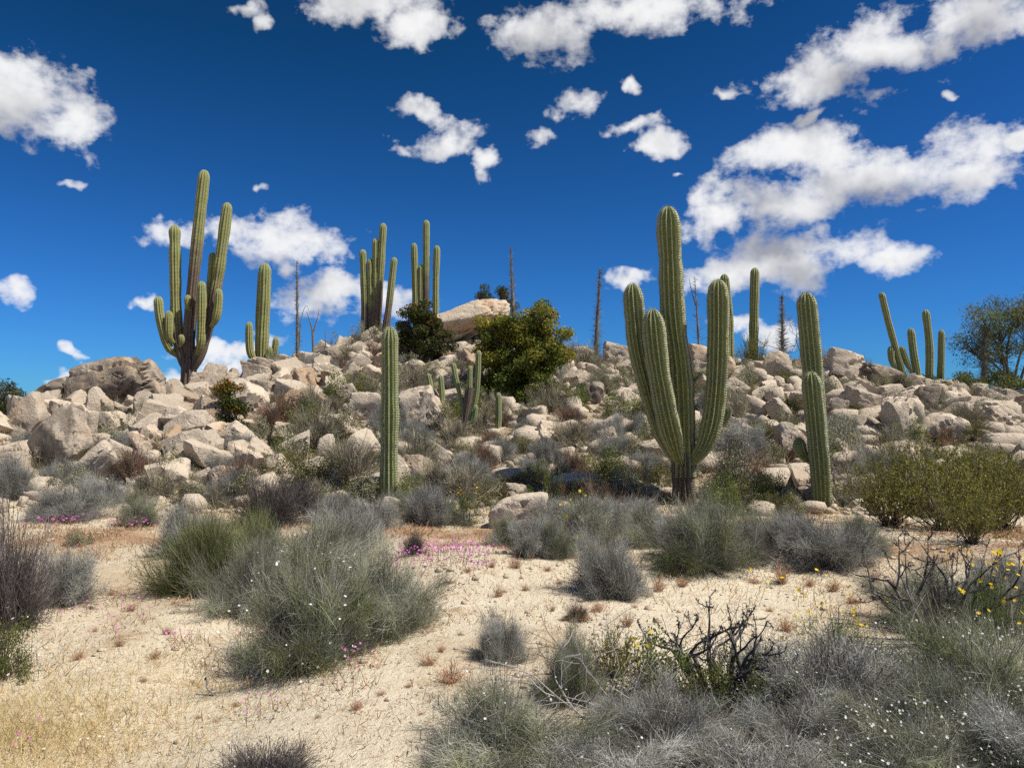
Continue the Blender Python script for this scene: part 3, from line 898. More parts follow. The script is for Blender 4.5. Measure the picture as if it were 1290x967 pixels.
cactus('cluster of five slim yellow-green cactus columns, one leaning, beside the great tan boulder', (474, 412), [
    ('column', [(460, 420), (459, 370), (457, 314)], 9.5, 1.2, .9),
    ('column', [(467, 420), (467, 380), (466, 325)], 8, 1.2, .9),
    ('column', [(472, 420), (473, 370), (473, 300)], 9, 1.2, .9),
    ('column', [(475, 420), (479, 350), (483, 281)], 9.5, 1.2, .9),
    ('column', [(486, 416, -.3), (490, 385, -.3), (497, 324, -.3)], 9, 1.2, .9),
], ribs=10, yel=.6, step=.12, Y=26, seed=11, depth=.28)
cactus('group of four slim cactus columns rising behind the dark leafy tree', (538, 405), [
    ('column', [(524, 410), (523, 360), (521.5, 306)], 8.5, .5, .3),
    ('column', [(530, 410), (530, 370), (530, 333)], 7.5, .8, .4),
    ('column', [(537, 410), (537, 340), (537, 277)], 8.5, 1.2, .9),
    ('column', [(549, 410), (549, 360), (550.5, 309)], 8.5, .7, .4),
], ribs=10, yel=.45, step=.12, Y=27, seed=12, depth=.28)
cactus('slim single cactus column on the skyline rising from a green tuft', (950, 440), [
    ('column', [(949, 450), (950, 390), (951, 337)], 11.5, .3, .2)], ribs=11, yel=.6, step=.1, Y=25.5, seed=13, depth=.28)
cactus('slim cactus column half hidden behind the curved arm of the huge cactus', (917, 440), [
    ('column', [(919, 448), (918, 400), (912, 345)], 11.5, .3, .2)], ribs=11, yel=.5, step=.1, Y=22, seed=14, depth=.28)
cactus('sprawling cactus of thin dark leaning columns on the low end of the ridge', (1150, 472), [
    ('column', [(1139, 478), (1130, 445), (1119, 405), (1110, 368)], 8.5, .2, .3),
    ('column', [(1156, 476), (1151, 445), (1147, 413)], 9.5, .2, .2),
    ('column', [(1171, 478), (1171, 435), (1166, 390)], 9.5, .2, .2),
    ('column', [(1185, 476), (1186, 445), (1186, 415)], 8.5, .2, .2),
    ('arm', [(1148, 470), (1142, 455), (1135, 436)], 8, .2, .2),
    ('arm', [(1132, 470), (1124, 456), (1122, 436)], 8, .2, .2),
], ribs=9, yel=.25, step=.1, Y=24.5, seed=15, depth=.28)
cactus('slender dark cactus clump with a blackened stem in front of the broad pale rock face', (586, 552), [
    ('trunk', [(583, 560), (585, 535), (589, 505), (592, 488)], 10, 1.6, 3, False),
    ('column', [(586, 525), (579, 495), (573, 470), (571, 457)], 6.5, .2, .2),
    ('column', [(591, 500), (592, 480), (592, 460)], 6.5, .2, .2),
    ('column', [(590, 530, -.2), (599, 505, -.2), (602, 475, -.2), (603, 441, -.2)], 6.5, .4, .4),
    ('arm', [(588, 535, -.3), (597, 528, -.3), (600, 510, -.3)], 6.5, .2, .2),
], ribs=8, yel=.1, step=.08, seed=16, depth=.3)
cactus('small fan of thin ribbed cactus stems leaning on the broad pale rock face', (553, 535), [
    ('column', [(552, 540), (546, 505), (539, 470)], 7, .3, .2),
    ('column', [(556, 540), (557, 505), (555, 472)], 7.5, .2, .2),
    ('column', [(550, 540, -.1), (545, 525, -.1), (542, 505, -.1)], 7, .3, .2),
], ribs=8, yel=.1, step=.08, seed=17, depth=.3)
cactus('short pale grey cactus stub standing below the olive green tree', (628, 545), [
    ('column', [(627, 552), (628, 520), (628, 494)], 8, .3, .2)], ribs=9, yel=0.0, step=.08, seed=18, depth=.28)

# ------------------------------------------------------------------ spire trees (tapering stems bristling with short twigs)
def spire(label, px, base_py, top, wpx, Y, twig=.22, branches=(), dense=800, seed=0, leafy=0.0):
    rng = np.random.default_rng(300 + seed)
    p0 = at(px, base_py, Y); p0.z = min(p0.z, gz(p0.x, Y))
    root = empty('spire_tree', p0, label, 'tree', None)
    def stem(pts, w, name):
        P = catmull([np.array(at(a, b, Y) - p0) for a, b in pts], 26)
        t = np.linspace(0, 1, 26)
        R = w * .6 * pxm(Y) / 2 * (1 - .88 * t) * (1 + .08 * rng.normal(size=26))
        G = Geo(); c = np.tile((.18, .165, .14), (26, 1)) * rng.uniform(.7, 1.2, (26, 1))
        tube(G, P, R, 8, c)
        o = obj(name, G.mesh(name, M_bark, True), root)
        return P, R, o
    P, R, st = stem([(px, base_py + 6), ((px * .6 + top[0] * .4), base_py * .6 + top[1] * .4), top], wpx, 'trunk')
    G = Geo()
    k = rng.integers(0, 25, dense); f = rng.random(dense)
    pos = P[k] * (1 - f[:, None]) + P[k + 1] * f[:, None]
    th = rng.uniform(0, 6.28, dense)
    D = np.c_[np.cos(th), np.sin(th), rng.uniform(-.1, .6, dense)]
    tt = (k + f) / 25
    L = twig * rng.uniform(.3, 1.2, dense) * (1.15 - tt * .75)
    c = rng.uniform(.8, 1.5, (dense, 1)) * np.array((.17, .155, .125))
    c[rng.random(dense) < leafy] = (.12, .13, .04)
    strands(G, rng, pos, D, L, np.full(dense, .02), c, c, 2, .25)
    obj('twigs', G.mesh('twigs', M_twig), root)
    for pts, w in branches: stem(pts, w, 'limb')
spire('bare dark spire tree with drooping side limbs on the ridge beside yellow-green columns', 375, 446, (374, 329), 9, 24.8, .14,
      [([(376, 440), (380, 400), (386, 385), (391, 398)], 3), ([(395, 447), (393, 415), (386, 392)], 7), ([(394, 420), (400, 400), (402, 388)], 4), ([(410, 440), (410, 425), (410, 412)], 4)], seed=1)
spire('thin dark spire tree standing behind the olive green tree', 647, 400, (643, 312), 9, 27.5, .20, seed=2)
spire('tapering spire tree with bristly twigs between the olive tree and the huge cactus', 750, 455, (756, 338), 13, 26.2, .26, seed=3, leafy=.3)
spire('forked twiggy spire tree standing behind the huge cactus columns', 881, 440, (875, 348), 6, 25.5, .26, [([(877, 385), (871, 365), (868, 350)], 4)], 160, seed=4)
spire('straight dark spire tree beside the thin bare branched tree', 986, 445, (985, 372), 8, 25.2, .26, seed=5)
spire('stout shaggy spire tree with leafy twigs in front of the feathery tree', 1240, 482, (1241, 410), 16, 25.5, .42, (), 700, seed=6, leafy=.5)

# ------------------------------------------------------------------ branching generator
def grow(rng, p, d, L, r, depth, out, kids=3, spread=.7, shrink=.68, wig=.25, up=.15, segs=5):
    pts, rad = [p], [r]
    for k in range(segs):
        d = d + rng.normal(size=3) * wig; d[2] += up; d = d / np.linalg.norm(d)
        p = p + d * L / segs
        pts.append(p); rad.append(r * (1 - .45 * (k + 1) / segs))
    out.append((np.array(pts), np.array(rad), depth))
    if depth > 0:
        for k in range(kids):
            j = rng.integers(2, segs + 1) if k else segs
            nd = d + rng.normal(size=3) * spread; nd = nd / np.linalg.norm(nd)
            grow(rng, pts[j], nd, L * shrink * rng.uniform(.7, 1.2), rad[j] * .72, depth - 1, out, kids, spread, shrink, wig, up, segs)
def wood(polys, col, sides=5, jit=.25, rng=None, minr=0.0015, lump=None):
    G = Geo()
    for P, R, dp in polys:
        c = np.tile(col, (len(P), 1)) * (rng.uniform(1 - jit, 1 + jit) if rng is not None else 1)
        tube(G, P, np.maximum(R, minr), sides if dp > 0 else max(3, sides - 2), c, lump)
    return G

# ------------------------------------------------------------------ shrub prototypes: lists of (part name, mesh), each fills x,y -1..1, z 0..1
def pick(rng, pal, n, jit=.18):
    pal = np.asarray(pal, float)
    c = pal[rng.integers(0, len(pal), n)]
    return c * rng.uniform(1 - jit, 1 + jit, (n, 1))
def shell(rng, n, R=1.0, H=1.0, lump=.22, seed=0):
    """directions over a dome plus their reach"""
    th = rng.uniform(0, 2 * math.pi, n); el = np.arcsin(rng.uniform(.02, 1.0, n) ** .85)
    D = np.c_[np.cos(th) * np.cos(el), np.sin(th) * np.cos(el), np.sin(el)]
    reach = 1 + lump * fbm(D * 2.2 + seed, 3, seed)
    return D * np.array((R, R, H)), reach
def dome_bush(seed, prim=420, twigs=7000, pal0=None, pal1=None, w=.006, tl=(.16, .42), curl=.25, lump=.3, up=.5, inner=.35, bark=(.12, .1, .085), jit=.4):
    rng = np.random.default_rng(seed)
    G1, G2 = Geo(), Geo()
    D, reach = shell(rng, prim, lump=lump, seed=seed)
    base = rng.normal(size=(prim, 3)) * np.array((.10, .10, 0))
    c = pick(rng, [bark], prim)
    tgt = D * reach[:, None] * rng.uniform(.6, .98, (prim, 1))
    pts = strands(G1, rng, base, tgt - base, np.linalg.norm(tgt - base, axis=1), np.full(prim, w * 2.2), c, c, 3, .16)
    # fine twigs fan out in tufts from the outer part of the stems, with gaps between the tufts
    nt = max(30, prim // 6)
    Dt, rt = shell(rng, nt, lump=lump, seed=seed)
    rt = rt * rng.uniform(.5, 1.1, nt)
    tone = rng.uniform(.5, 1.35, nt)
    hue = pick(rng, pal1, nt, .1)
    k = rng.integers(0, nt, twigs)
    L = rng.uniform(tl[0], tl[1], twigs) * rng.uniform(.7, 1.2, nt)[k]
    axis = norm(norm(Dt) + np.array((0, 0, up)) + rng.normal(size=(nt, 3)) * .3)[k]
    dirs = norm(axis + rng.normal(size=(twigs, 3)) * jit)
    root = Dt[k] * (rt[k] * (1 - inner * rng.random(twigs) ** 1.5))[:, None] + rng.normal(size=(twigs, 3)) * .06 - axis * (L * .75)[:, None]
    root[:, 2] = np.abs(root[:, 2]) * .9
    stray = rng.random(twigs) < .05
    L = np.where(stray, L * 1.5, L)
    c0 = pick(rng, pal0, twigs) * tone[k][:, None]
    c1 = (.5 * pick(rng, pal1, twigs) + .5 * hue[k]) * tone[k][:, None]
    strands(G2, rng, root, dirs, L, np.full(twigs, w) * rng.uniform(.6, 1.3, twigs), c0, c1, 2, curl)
    m = twigs // 3
    j = rng.integers(0, twigs, m)
    leaves(G2, rng, root[j] + dirs[j] * (L[j] * rng.uniform(.2, 1, m))[:, None] + rng.normal(size=(m, 3)) * .012, rng.uniform(.6, 1.4, m) * w * 3.2, (.4 * c0[j] + .6 * c1[j]) * rng.uniform(.7, 1.2, (m, 1)), .5)
    nf = 40      # woody forks
    fk = []
    for q in range(nf):
        th = rng.uniform(0, 6.28); el = rng.uniform(.15, 1.3)
        grow(rng, np.zeros(3), np.array((math.cos(th) * math.cos(el), math.sin(th) * math.cos(el), math.sin(el))), .5, w * 1.6, 1, fk, 3, .5, .75, .2, .05, 4)
    for Pp, Rr, dp in fk:
        tube(G1, Pp, np.maximum(Rr, w * .4), 4, np.tile(np.array(bark) * rng.uniform(.7, 1.6), (len(Pp), 1)), None, False)
    return [('stems', G1.mesh('stems', M_twig)), ('twigs', G2.mesh('twigs', M_twig))]
def leaf_bush(seed, prim=160, nleaf=7000, pal=None, size=.035, lump=.3, bark=(.11, .09, .07), clumps=50, csize=.2, aspect=.55, up=.3, flower=None, nfl=0, fsize=.03):
    rng = np.random.default_rng(seed)
    G1, G2 = Geo(), Geo()
    D, reach = shell(rng, prim, lump=lump, seed=seed)
    base = rng.normal(size=(prim, 3)) * np.array((.10, .10, 0))
    tgt = D * reach[:, None] * rng.uniform(.6, .95, (prim, 1))
    c = pick(rng, [bark], prim)
    strands(G1, rng, base, tgt - base, np.linalg.norm(tgt - base, axis=1), np.full(prim, .016), c, c * 1.3, 3, .18)
    Dc, rc = shell(rng, clumps, lump=lump, seed=seed)
    cen = Dc * (rc * rng.uniform(.45, .92, clumps))[:, None]
    k = rng.integers(0, clumps, nleaf)
    off = norm(rng.normal(size=(nleaf, 3))) * (csize * rng.random(nleaf) ** .5)[:, None]
    P = cen[k] + off; P[:, 2] = np.abs(P[:, 2])
    cc = pick(rng, pal, clumps, .3)[k] * rng.uniform(.75, 1.25, (nleaf, 1))
    leaves(G2, rng, P, size * rng.uniform(.6, 1.3, nleaf), cc, aspect, up)
    res = [('stems', G1.mesh('stems', M_twig)), ('foliage', G2.mesh('foliage', M_leaf))]
    if nfl:
        G3 = Geo()
        D3, r3 = shell(rng, nfl, lump=lump, seed=seed)
        blossoms(G3, rng, D3 * r3[:, None] * 1.03, fsize * rng.uniform(.7, 1.2, nfl), flower)
        res.append(('flowers', G3.mesh('flowers', M_petal)))
    return res
def wand_bush(seed, stems=70, per=70, pal=None, size=.03, bark=(.10, .085, .06), spread=.9):
    """open shrub of long wands strung with small leaves"""
    rng = np.random.default_rng(seed)
    G1, G2 = Geo(), Geo()
    th = rng.uniform(0, 6.28, stems); sp = rng.uniform(.1, 1, stems) * spread
    D = np.c_[np.cos(th) * sp, np.sin(th) * sp, np.ones(stems) * rng.uniform(.55, 1, stems)]
    L = np.minimum(np.linalg.norm(D, axis=1), rng.uniform(.7, 1.25, stems))
    base = rng.normal(size=(stems, 3)) * np.array((.08, .08, 0))
    c = pick(rng, [bark], stems)
    pts = strands(G1, rng, base, D, L, np.full(stems, .018), c, c, 4, .2)
    ns = stems * 6
    k = rng.integers(0, stems, ns); t = rng.uniform(1.6, 4, ns)
    i = np.minimum(t.astype(int), 3); f = (t - i)[:, None]
    q = pts[k, i] * (1 - f) + pts[k, i + 1] * f
    D2 = norm(D[k]) + rng.normal(size=(ns, 3)) * .55
    c = pick(rng, [bark], ns)
    pts2 = strands(G1, rng, q, D2, rng.uniform(.12, .34, ns), np.full(ns, .008), c, c, 3, .2)
    n = stems * per
    k = rng.integers(0, ns, n); t = rng.uniform(.3, 3, n)
    i = np.minimum(t.astype(int), 2); f = (t - i)[:, None]
    P = pts2[k, i] * (1 - f) + pts2[k, i + 1] * f + rng.normal(size=(n, 3)) * .012
    leaves(G2, rng, P, size * rng.uniform(.6, 1.3, n), pick(rng, pal, n, .3), .5, .3)
    return [('stems', G1.mesh('stems', M_twig)), ('foliage', G2.mesh('foliage', M_leaf))]

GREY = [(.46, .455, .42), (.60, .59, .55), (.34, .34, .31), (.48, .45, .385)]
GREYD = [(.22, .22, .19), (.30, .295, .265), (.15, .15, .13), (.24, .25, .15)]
GRN = [(.15, .19, .045), (.20, .235, .065), (.11, .14, .035), (.28, .27, .13)]
OLIVE = [(.15, .15, .045), (.20, .185, .06), (.11, .115, .04)]
SAGE = [(.30, .295, .185), (.38, .36, .25), (.23, .235, .13), (.40, .36, .25)]
PALE = [(.54, .47, .35), (.43, .37, .26), (.35, .32, .20)]
RUST = [(.40, .21, .12), (.48, .29, .17), (.32, .165, .10), (.55, .40, .25)]
PROTO = {
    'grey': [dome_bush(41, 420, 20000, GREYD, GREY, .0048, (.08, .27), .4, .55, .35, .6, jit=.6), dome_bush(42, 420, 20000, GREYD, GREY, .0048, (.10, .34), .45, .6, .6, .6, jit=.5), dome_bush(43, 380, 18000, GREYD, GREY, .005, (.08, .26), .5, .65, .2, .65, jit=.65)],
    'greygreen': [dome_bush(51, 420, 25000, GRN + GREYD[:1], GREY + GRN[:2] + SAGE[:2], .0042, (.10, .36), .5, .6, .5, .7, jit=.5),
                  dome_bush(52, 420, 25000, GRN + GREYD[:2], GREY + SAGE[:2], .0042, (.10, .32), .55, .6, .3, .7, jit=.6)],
    'green': [dome_bush(55, 380, 12000, GRN, GRN + [(.30, .30, .12), (.36, .34, .22)], .0046, (.2, .5), .35, .45, .8, .65, bark=(.06, .05, .04))],
    'dark': [dome_bush(61, 500, 4500, [(.09, .078, .07), (.13, .11, .10)], [(.17, .15, .14), (.11, .095, .09), (.22, .19, .18)], .0075, (.15, .4), .35, .45, .5, .6, bark=(.07, .058, .05)),
             dome_bush(62, 420, 4500, [(.10, .085, .075), (.14, .11, .10)], [(.19, .165, .16), (.13, .105, .10), (.25, .22, .21)], .0075, (.15, .4), .35, .45, .6, .6)],
    'pale': [dome_bush(71, 260, 2600, PALE, PALE + SAGE, .010, (.2, .45), .3, .5, .6, .7, bark=(.2, .17, .13)), dome_bush(72, 260, 2600, SAGE, PALE + SAGE, .010, (.2, .45), .3, .5, .8, .7, bark=(.18, .15, .12))],
    'sage': [leaf_bush(81, 160, 3800, SAGE + OLIVE[:1], .050, .4, clumps=45, csize=.22), leaf_bush(82, 200, 3800, SAGE, .045, .5, clumps=60, csize=.17, bark=(.16, .13, .11))],
    'olive': [leaf_bush(84, 140, 4500, OLIVE + GRN[:2], .05, .4, clumps=45, csize=.23), leaf_bush(85, 160, 4500, OLIVE, .045, .45, clumps=55, csize=.19)],
    'brown': [dome_bush(91, 300, 3600, RUST[:3], [(.21, .15, .11), (.26, .19, .14), (.16, .12, .09)], .009, (.18, .4), .3, .45, .6, .7)],
    'wand': [wand_bush(95, 90, 85, [(.24, .235, .045), (.18, .185, .04), (.32, .29, .065), (.11, .12, .03)], .036, spread=1.3), wand_bush(96, 80, 85, [(.23, .225, .045), (.17, .175, .04), (.30, .27, .06)], .038, spread=1.5)],
    'herb': [leaf_bush(97, 120, 5200, [(.09, .15, .025), (.12, .18, .03), (.07, .11, .02)], .032, .4, clumps=60, csize=.16, aspect=.35)],
    'leafy': [leaf_bush(98, 160, 7000, [(.10, .125, .025), (.07, .095, .022), (.13, .145, .03)], .034, .4, clumps=70, csize=.17)],
    'yellowgreen': [leaf_bush(99, 120, 4200, [(.24, .25, .09), (.19, .21, .07), (.29, .28, .12)], .045, .3, clumps=40, csize=.2)],
}
LITTER = [(.0, 3.5, .5), (1.7, 4.1, .6), (2.5, 4.1, .6), (1.0, 3.3, .6)]
def put_shrub(proto, loc, rx, rz, label, group=None, name='shrub', variant=None, yaw=None, ry=None, rng=random.Random(5), tilt=0):
    vs = PROTO[proto]
    parts = vs[(rng.randrange(len(vs)) if variant is None else variant) % len(vs)]
    root = empty(name, loc, label, 'shrub', group)
    root.rotation_euler = (0, tilt, rng.uniform(0, 6.28) if yaw is None else yaw)
    root.scale = (rx, ry or rx, rz)
    for nm, me in parts: obj(nm, me, root)
    return root
def shrub(proto, px, py, wpx, hpx, label, group=None, name='shrub', variant=None, back=.55, **kw):
    """py: row of the visible foot of the shrub; its centre stands a bit farther"""
    X, Y, Z = hit(px, py)
    rx = wpx * pxm(Y) / 2 * 1.0
    Yb = Y + rx * back
    X = X * Yb / Y; rx *= Yb / Y
    if Yb < 13: LITTER.append((X, Yb, rx))
    return put_shrub(proto, (X, Yb, gz(X, Yb) - .02), rx, hpx * pxm(Yb) * 1.0, label, group, name, variant, **kw)
def flowers_on(root, seed, n, col, fsize, zr=(.3, 1.05), front=True, stalk=.12):
    """flower heads carried on stalks over a shrub (child, in the shrub's own scale)"""
    rng = np.random.default_rng(seed)
    th = rng.uniform(0, 6.28, n); el = rng.uniform(.1, 1.4, n)
    P = np.c_[np.cos(th) * np.cos(el), np.sin(th) * np.cos(el), np.sin(el)] * rng.uniform(.85, 1.1, (n, 1))
    P[:, 2] = np.maximum(P[:, 2], .12)
    s = np.array(root.scale)
    G, G2 = Geo(), Geo()
    blossoms(G, rng, P * s, fsize * rng.uniform(.6, 1.2, n), pick(rng, [col], n, .12))
    L = np.full(n, stalk)
    c = pick(rng, [(.12, .15, .05)], n)
    strands(G, rng, P * s - np.array((0, 0, stalk)), np.tile((0, 0, 1.0), (n, 1)), L, np.full(n, .004), c, c, 1, 0)
    me = G.mesh('flowers', M_petal)
    o = obj('flowers', me, root); o['kind'] = 'stuff'
    o.scale = (1 / s[0], 1 / s[1], 1 / s[2])
    return o
WHITE, YELLOW, PINK = (.80, .78, .74), (.80, .58, .03), (.62, .16, .48)

# ------------------------------------------------------------------ the brush in the clearing, one by one
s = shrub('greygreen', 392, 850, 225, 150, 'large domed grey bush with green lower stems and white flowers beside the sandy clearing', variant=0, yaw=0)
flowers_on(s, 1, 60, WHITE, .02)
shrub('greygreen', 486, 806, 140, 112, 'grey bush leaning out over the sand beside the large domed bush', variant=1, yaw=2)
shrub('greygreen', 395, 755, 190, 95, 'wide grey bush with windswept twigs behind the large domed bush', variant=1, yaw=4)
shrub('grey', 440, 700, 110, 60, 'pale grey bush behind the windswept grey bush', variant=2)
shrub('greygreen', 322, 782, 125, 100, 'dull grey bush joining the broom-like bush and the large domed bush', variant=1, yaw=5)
shrub('green', 258, 754, 145, 118, 'green broom-like bush with black bare lower stems in the sand', variant=0, yaw=1)
shrub('green', 320, 720, 110, 84, 'green broom-like bush squeezed between two grey bushes', variant=0, yaw=3)
shrub('grey', 236, 704, 105, 84, 'round blue-grey bush beside the green broom-like bush', variant=0)
shrub('dark', 340, 668, 110, 72, 'dark twiggy grey shrub behind the green broom-like bush', variant=0)
shrub('dark', 6, 800, 125, 165, 'dark leafless thicket of purplish twigs rising over green leaves at the path', variant=1)
s = shrub('leafy', 2, 862, 95, 90, 'low dark green leafy bush under the leafless thicket'); flowers_on(s, 2, 24, WHITE, .02)
shrub('grey', 84, 768, 90, 84, 'faded grey bush beside the dark leafless thicket', variant=2)
shrub('sage', 96, 690, 42, 26, 'small dull green shrub behind the faded grey bush')
shrub('grey', 86, 660, 105, 52, 'low blue-grey bush above the pink flower strip at the foot of the rocks', variant=1)
shrub('greygreen', 176, 664, 66, 42, 'small olive-grey bush beside the pink flower tuft', variant=0)
s = shrub('grey', 548, 664, 92, 62, 'blue-grey bush at the foot of the single column cactus', variant=0)
s = shrub('herb', 588, 664, 66, 52, 'green bush dotted with yellow flowers beside a broad white boulder'); flowers_on(s, 3, 26, YELLOW, .045)
shrub('dark', 521, 700, 36, 36, 'small upright dark tuft among the pink flowers', variant=0)
s = shrub('grey', 668, 704, 74, 58, 'grey mound bush in front of the broad white boulder', variant=2)
s = shrub('greygreen', 736, 690, 110, 66, 'olive-grey bush with a few yellow flowers behind the pale spiky bush', variant=1); flowers_on(s, 4, 16, YELLOW, .045)
shrub('grey', 790, 660, 100, 36, 'long grey bush at the foot of the huge cactus', variant=1)
s = shrub('grey', 768, 756, 108, 92, 'pale spiky grey bush at the edge of the bare sand', variant=1)
shrub('greygreen', 884, 728, 142, 92, 'dense dark grey bush with bright green leaves at its foot', variant=0)
shrub('grey', 884, 712, 140, 84, 'grey outer twigs bush intertwined with the dense dark bush', variant=0)
shrub('herb', 846, 732, 76, 38, 'bright green leafy growth spilling from the dense dark bush')
shrub('grey', 1032, 722, 152, 78, 'broad grey bush in front of the two-column cactus', variant=0)
shrub('dark', 948, 715, 60, 50, 'small dark twiggy bush between two broad grey bushes', variant=1)
shrub('grey', 634, 838, 84, 70, 'small grey bush alone on the open sand', variant=1)
shrub('greygreen', 716, 892, 98, 96, 'grey-green bush behind the tangle of bare pale sticks', variant=0)
s = put_shrub('greygreen', (-.05, 3.55, gz(-.05, 3.55)), .43, .42, 'grey bush with green stems and white buds at the edge of the path', variant=1); flowers_on(s, 5, 60, WHITE, .014, stalk=.05)
s = put_shrub('grey', (.42, 3.25, gz(.42, 3.25)), .45, .22, 'low sprawling mat of grey twigs in front of the green leafy bush', variant=2); flowers_on(s, 6, 20, WHITE, .013, stalk=.05)
s = put_shrub('grey', (1.0, 3.2, gz(1, 3.2)), .55, .26, 'low tangle of grey twigs below the charred stems', variant=0); flowers_on(s, 16, 24, WHITE, .013, stalk=.05)
put_shrub('grey', (.72, 3.75, gz(.72, 3.75)), .42, .3, 'silvery twig mound in front of the olive shrub with upright stalks', variant=1)
put_shrub('grey', (1.38, 3.7, gz(1.38, 3.7)), .42, .32, 'silvery twig mound between the charred stems and the white-flowered bush', variant=2)
put_shrub('greygreen', (2.1, 3.75, gz(2.1, 3.75)), .45, .42, 'dull green bush packed between the silver-grey bush and the white-flowered bushes', variant=1)
shrub('leafy', 905, 925, 165, 105, 'green leafy bush at the foot of the charred stems')
s = shrub('olive', 815, 905, 130, 105, 'olive shrub with thin upright stalks beside the green leafy bush'); flowers_on(s, 7, 5, YELLOW, .03)
shrub('greygreen', 1190, 805, 170, 90, 'grey-green bush growing through the blackened shrub', variant=1)
shrub('grey', 1265, 770, 110, 70, 'grey bush behind the tall daisy herb', variant=2)
shrub('dark', 960, 880, 90, 70, 'dark twiggy bush wedged between the charred stems and the silver-grey bush', variant=0)
shrub('wand', 770, 860, 80, 70, 'thin open shrub of long wands beside the charred stems', variant=1)
s = put_shrub('grey', (1.72, 4.15, gz(1.72, 4.15)), .62, .52, 'large silver-grey bush beside the bare sand and the blackened shrub', variant=0, yaw=1.0); flowers_on(s, 8, 60, WHITE, .014, stalk=.05)
s = put_shrub('greygreen', (2.5, 4.2, gz(2.5, 4.2)), .62, .55, 'tall grey-green bush sprinkled with white flowers beside the silver-grey bush', variant=0); flowers_on(s, 9, 150, WHITE, .015, stalk=.05)
s = put_shrub('greygreen', (1.75, 3.3, gz(1.75, 3.3)), .55, .34, 'low green-grey bush thick with tiny white flowers', variant=1); flowers_on(s, 10, 220, WHITE, .014, stalk=.05)
s = put_shrub('grey', (2.35, 3.35, gz(2.35, 3.35)), .5, .42, 'grey bush speckled with white flowers in front of the tall grey-green bush', variant=2); flowers_on(s, 11, 140, WHITE, .014, stalk=.05)
s = shrub('herb', 1050, 828, 120, 54, 'low green herb with yellow daisies beside the bare sand'); flowers_on(s, 12, 26, YELLOW, .032)
s = shrub('herb', 1262, 835, 130, 130, 'tall green herb with many yellow daisies beside the blackened shrub'); flowers_on(s, 13, 60, YELLOW, .04)
shrub('greygreen', 1240, 800, 120, 70, 'dull green bush behind the yellow daisies', variant=1)
shrub('wand', 1225, 690, 100, 70, 'low yellow-green open bush at the sand edge below the tallest open bush', variant=0)
shrub('sage', 1175, 655, 90, 60, 'pale sage bush tangled among the yellow-green open bushes', variant=1)
shrub('wand', 1155, 640, 110, 80, 'yellow-green open bush between the stones below the tall fractured block', variant=0)
shrub('wand', 1235, 640, 120, 84, 'yellow-green open bush among stones below the big smooth boulder', variant=1)
shrub('wand', 1120, 668, 120, 84, 'bright yellow-green open bush below the pale blocks', variant=0)
shrub('wand', 1190, 672, 140, 108, 'tallest yellow-green open bush below the big smooth pale boulder', variant=1)
shrub('wand', 1262, 672, 130, 100, 'yellow-green open bush under the long grey speckled boulder', variant=0)
s = put_shrub('dark', (-1.05, 3.3, gz(-1.05, 3.3)), .30, .20, 'low dark stubble of bare twigs on the path edge', variant=0); flowers_on(s, 14, 14, WHITE, .014, stalk=.03)
s = put_shrub('dark', (-.8, 3.15, gz(-.8, 3.15)), .22, .14, 'thin brown stubble beside the low dark stubble on the path edge', variant=1)
shrub('olive', 928, 650, 90, 60, 'olive shrub between the huge cactus and the two-column cactus', variant=0)
shrub('pale', 980, 700, 60, 40, 'straw coloured shrub between two broad grey bushes', variant=0)
shrub('brown', 728, 785, 40, 32, 'rust brown tuft in front of the pale spiky bush')
shrub('grey', 20, 632, 70, 66, 'grey bush under the long rounded tan boulder', variant=0)
shrub('olive', 210, 618, 52, 52, 'dark olive shrub among the stones below the many-armed cactus', variant=0)
shrub('olive', 135, 603, 18, 22, 'tiny dark green tuft between pale stones', variant=1)
shrub('brown', 305, 630, 70, 66, 'purple-brown bare shrub in front of the leaning pale slabs')
shrub('yellowgreen', 676, 614, 52, 32, 'rounded yellow-green cushion bush above the broad white boulder')
shrub('olive', 700, 640, 40, 50, 'dark upright tuft beside the broad white boulder', variant=0)
shrub('olive', 131, 521, 26, 24, 'dark shrub growing in the recess under the huge brown boulder', variant=1)
shrub('sage', 77, 528, 34, 26, 'grey-green shrub on top of the large grey tilted slab', variant=1)
shrub('olive', 1005, 528, 56, 28, 'green shrub on the slope behind the two-column cactus', variant=0)
shrub('wand', 948, 462, 42, 44, 'green tuft around the slim skyline cactus column', variant=0)

MARKS = [(hit(a, b), t) for a, b, t in (
    (155, 500, 'near the huge brown boulder'), (60, 560, 'near the grey tilted slab'), (237, 492, 'near the many-armed cactus'), (290, 550, 'near the orange topped bush'),
    (375, 515, 'near the pinkish tan block'), (380, 590, 'near the fractured outcrop'), (490, 632, 'near the single column cactus'), (460, 450, 'below the five slim columns'),
    (540, 545, 'near the broad pale rock face'), (590, 440, 'near the great tan boulder'), (655, 512, 'under the olive green tree'), (652, 650, 'near the broad white boulder'),
    (745, 500, 'near the grey brown boulder'), (860, 632, 'near the huge cactus'), (890, 480, 'near the pinkish cream boulder'), (960, 470, 'below the slim skyline column'),
    (1035, 640, 'near the two-column cactus'), (1065, 480, 'near the rough pale outcrop'), (1140, 530, 'near the tall pale fractured block'), (1190, 550, 'near the big smooth pale boulder'),
    (1250, 535, 'near the long speckled boulder'), (1190, 660, 'near the yellow-green open bushes'), (780, 560, 'on the slope behind the huge cactus'), (650, 570, 'on the slope below the olive green tree'),
    (440, 600, 'between outcrop and single column cactus'), (170, 590, 'among the stones below the white domed boulder'))]
def near(x, y): return min(MARKS, key=lambda m: (m[0][0] - x) ** 2 + (m[0][1] - y) ** 2)[1]
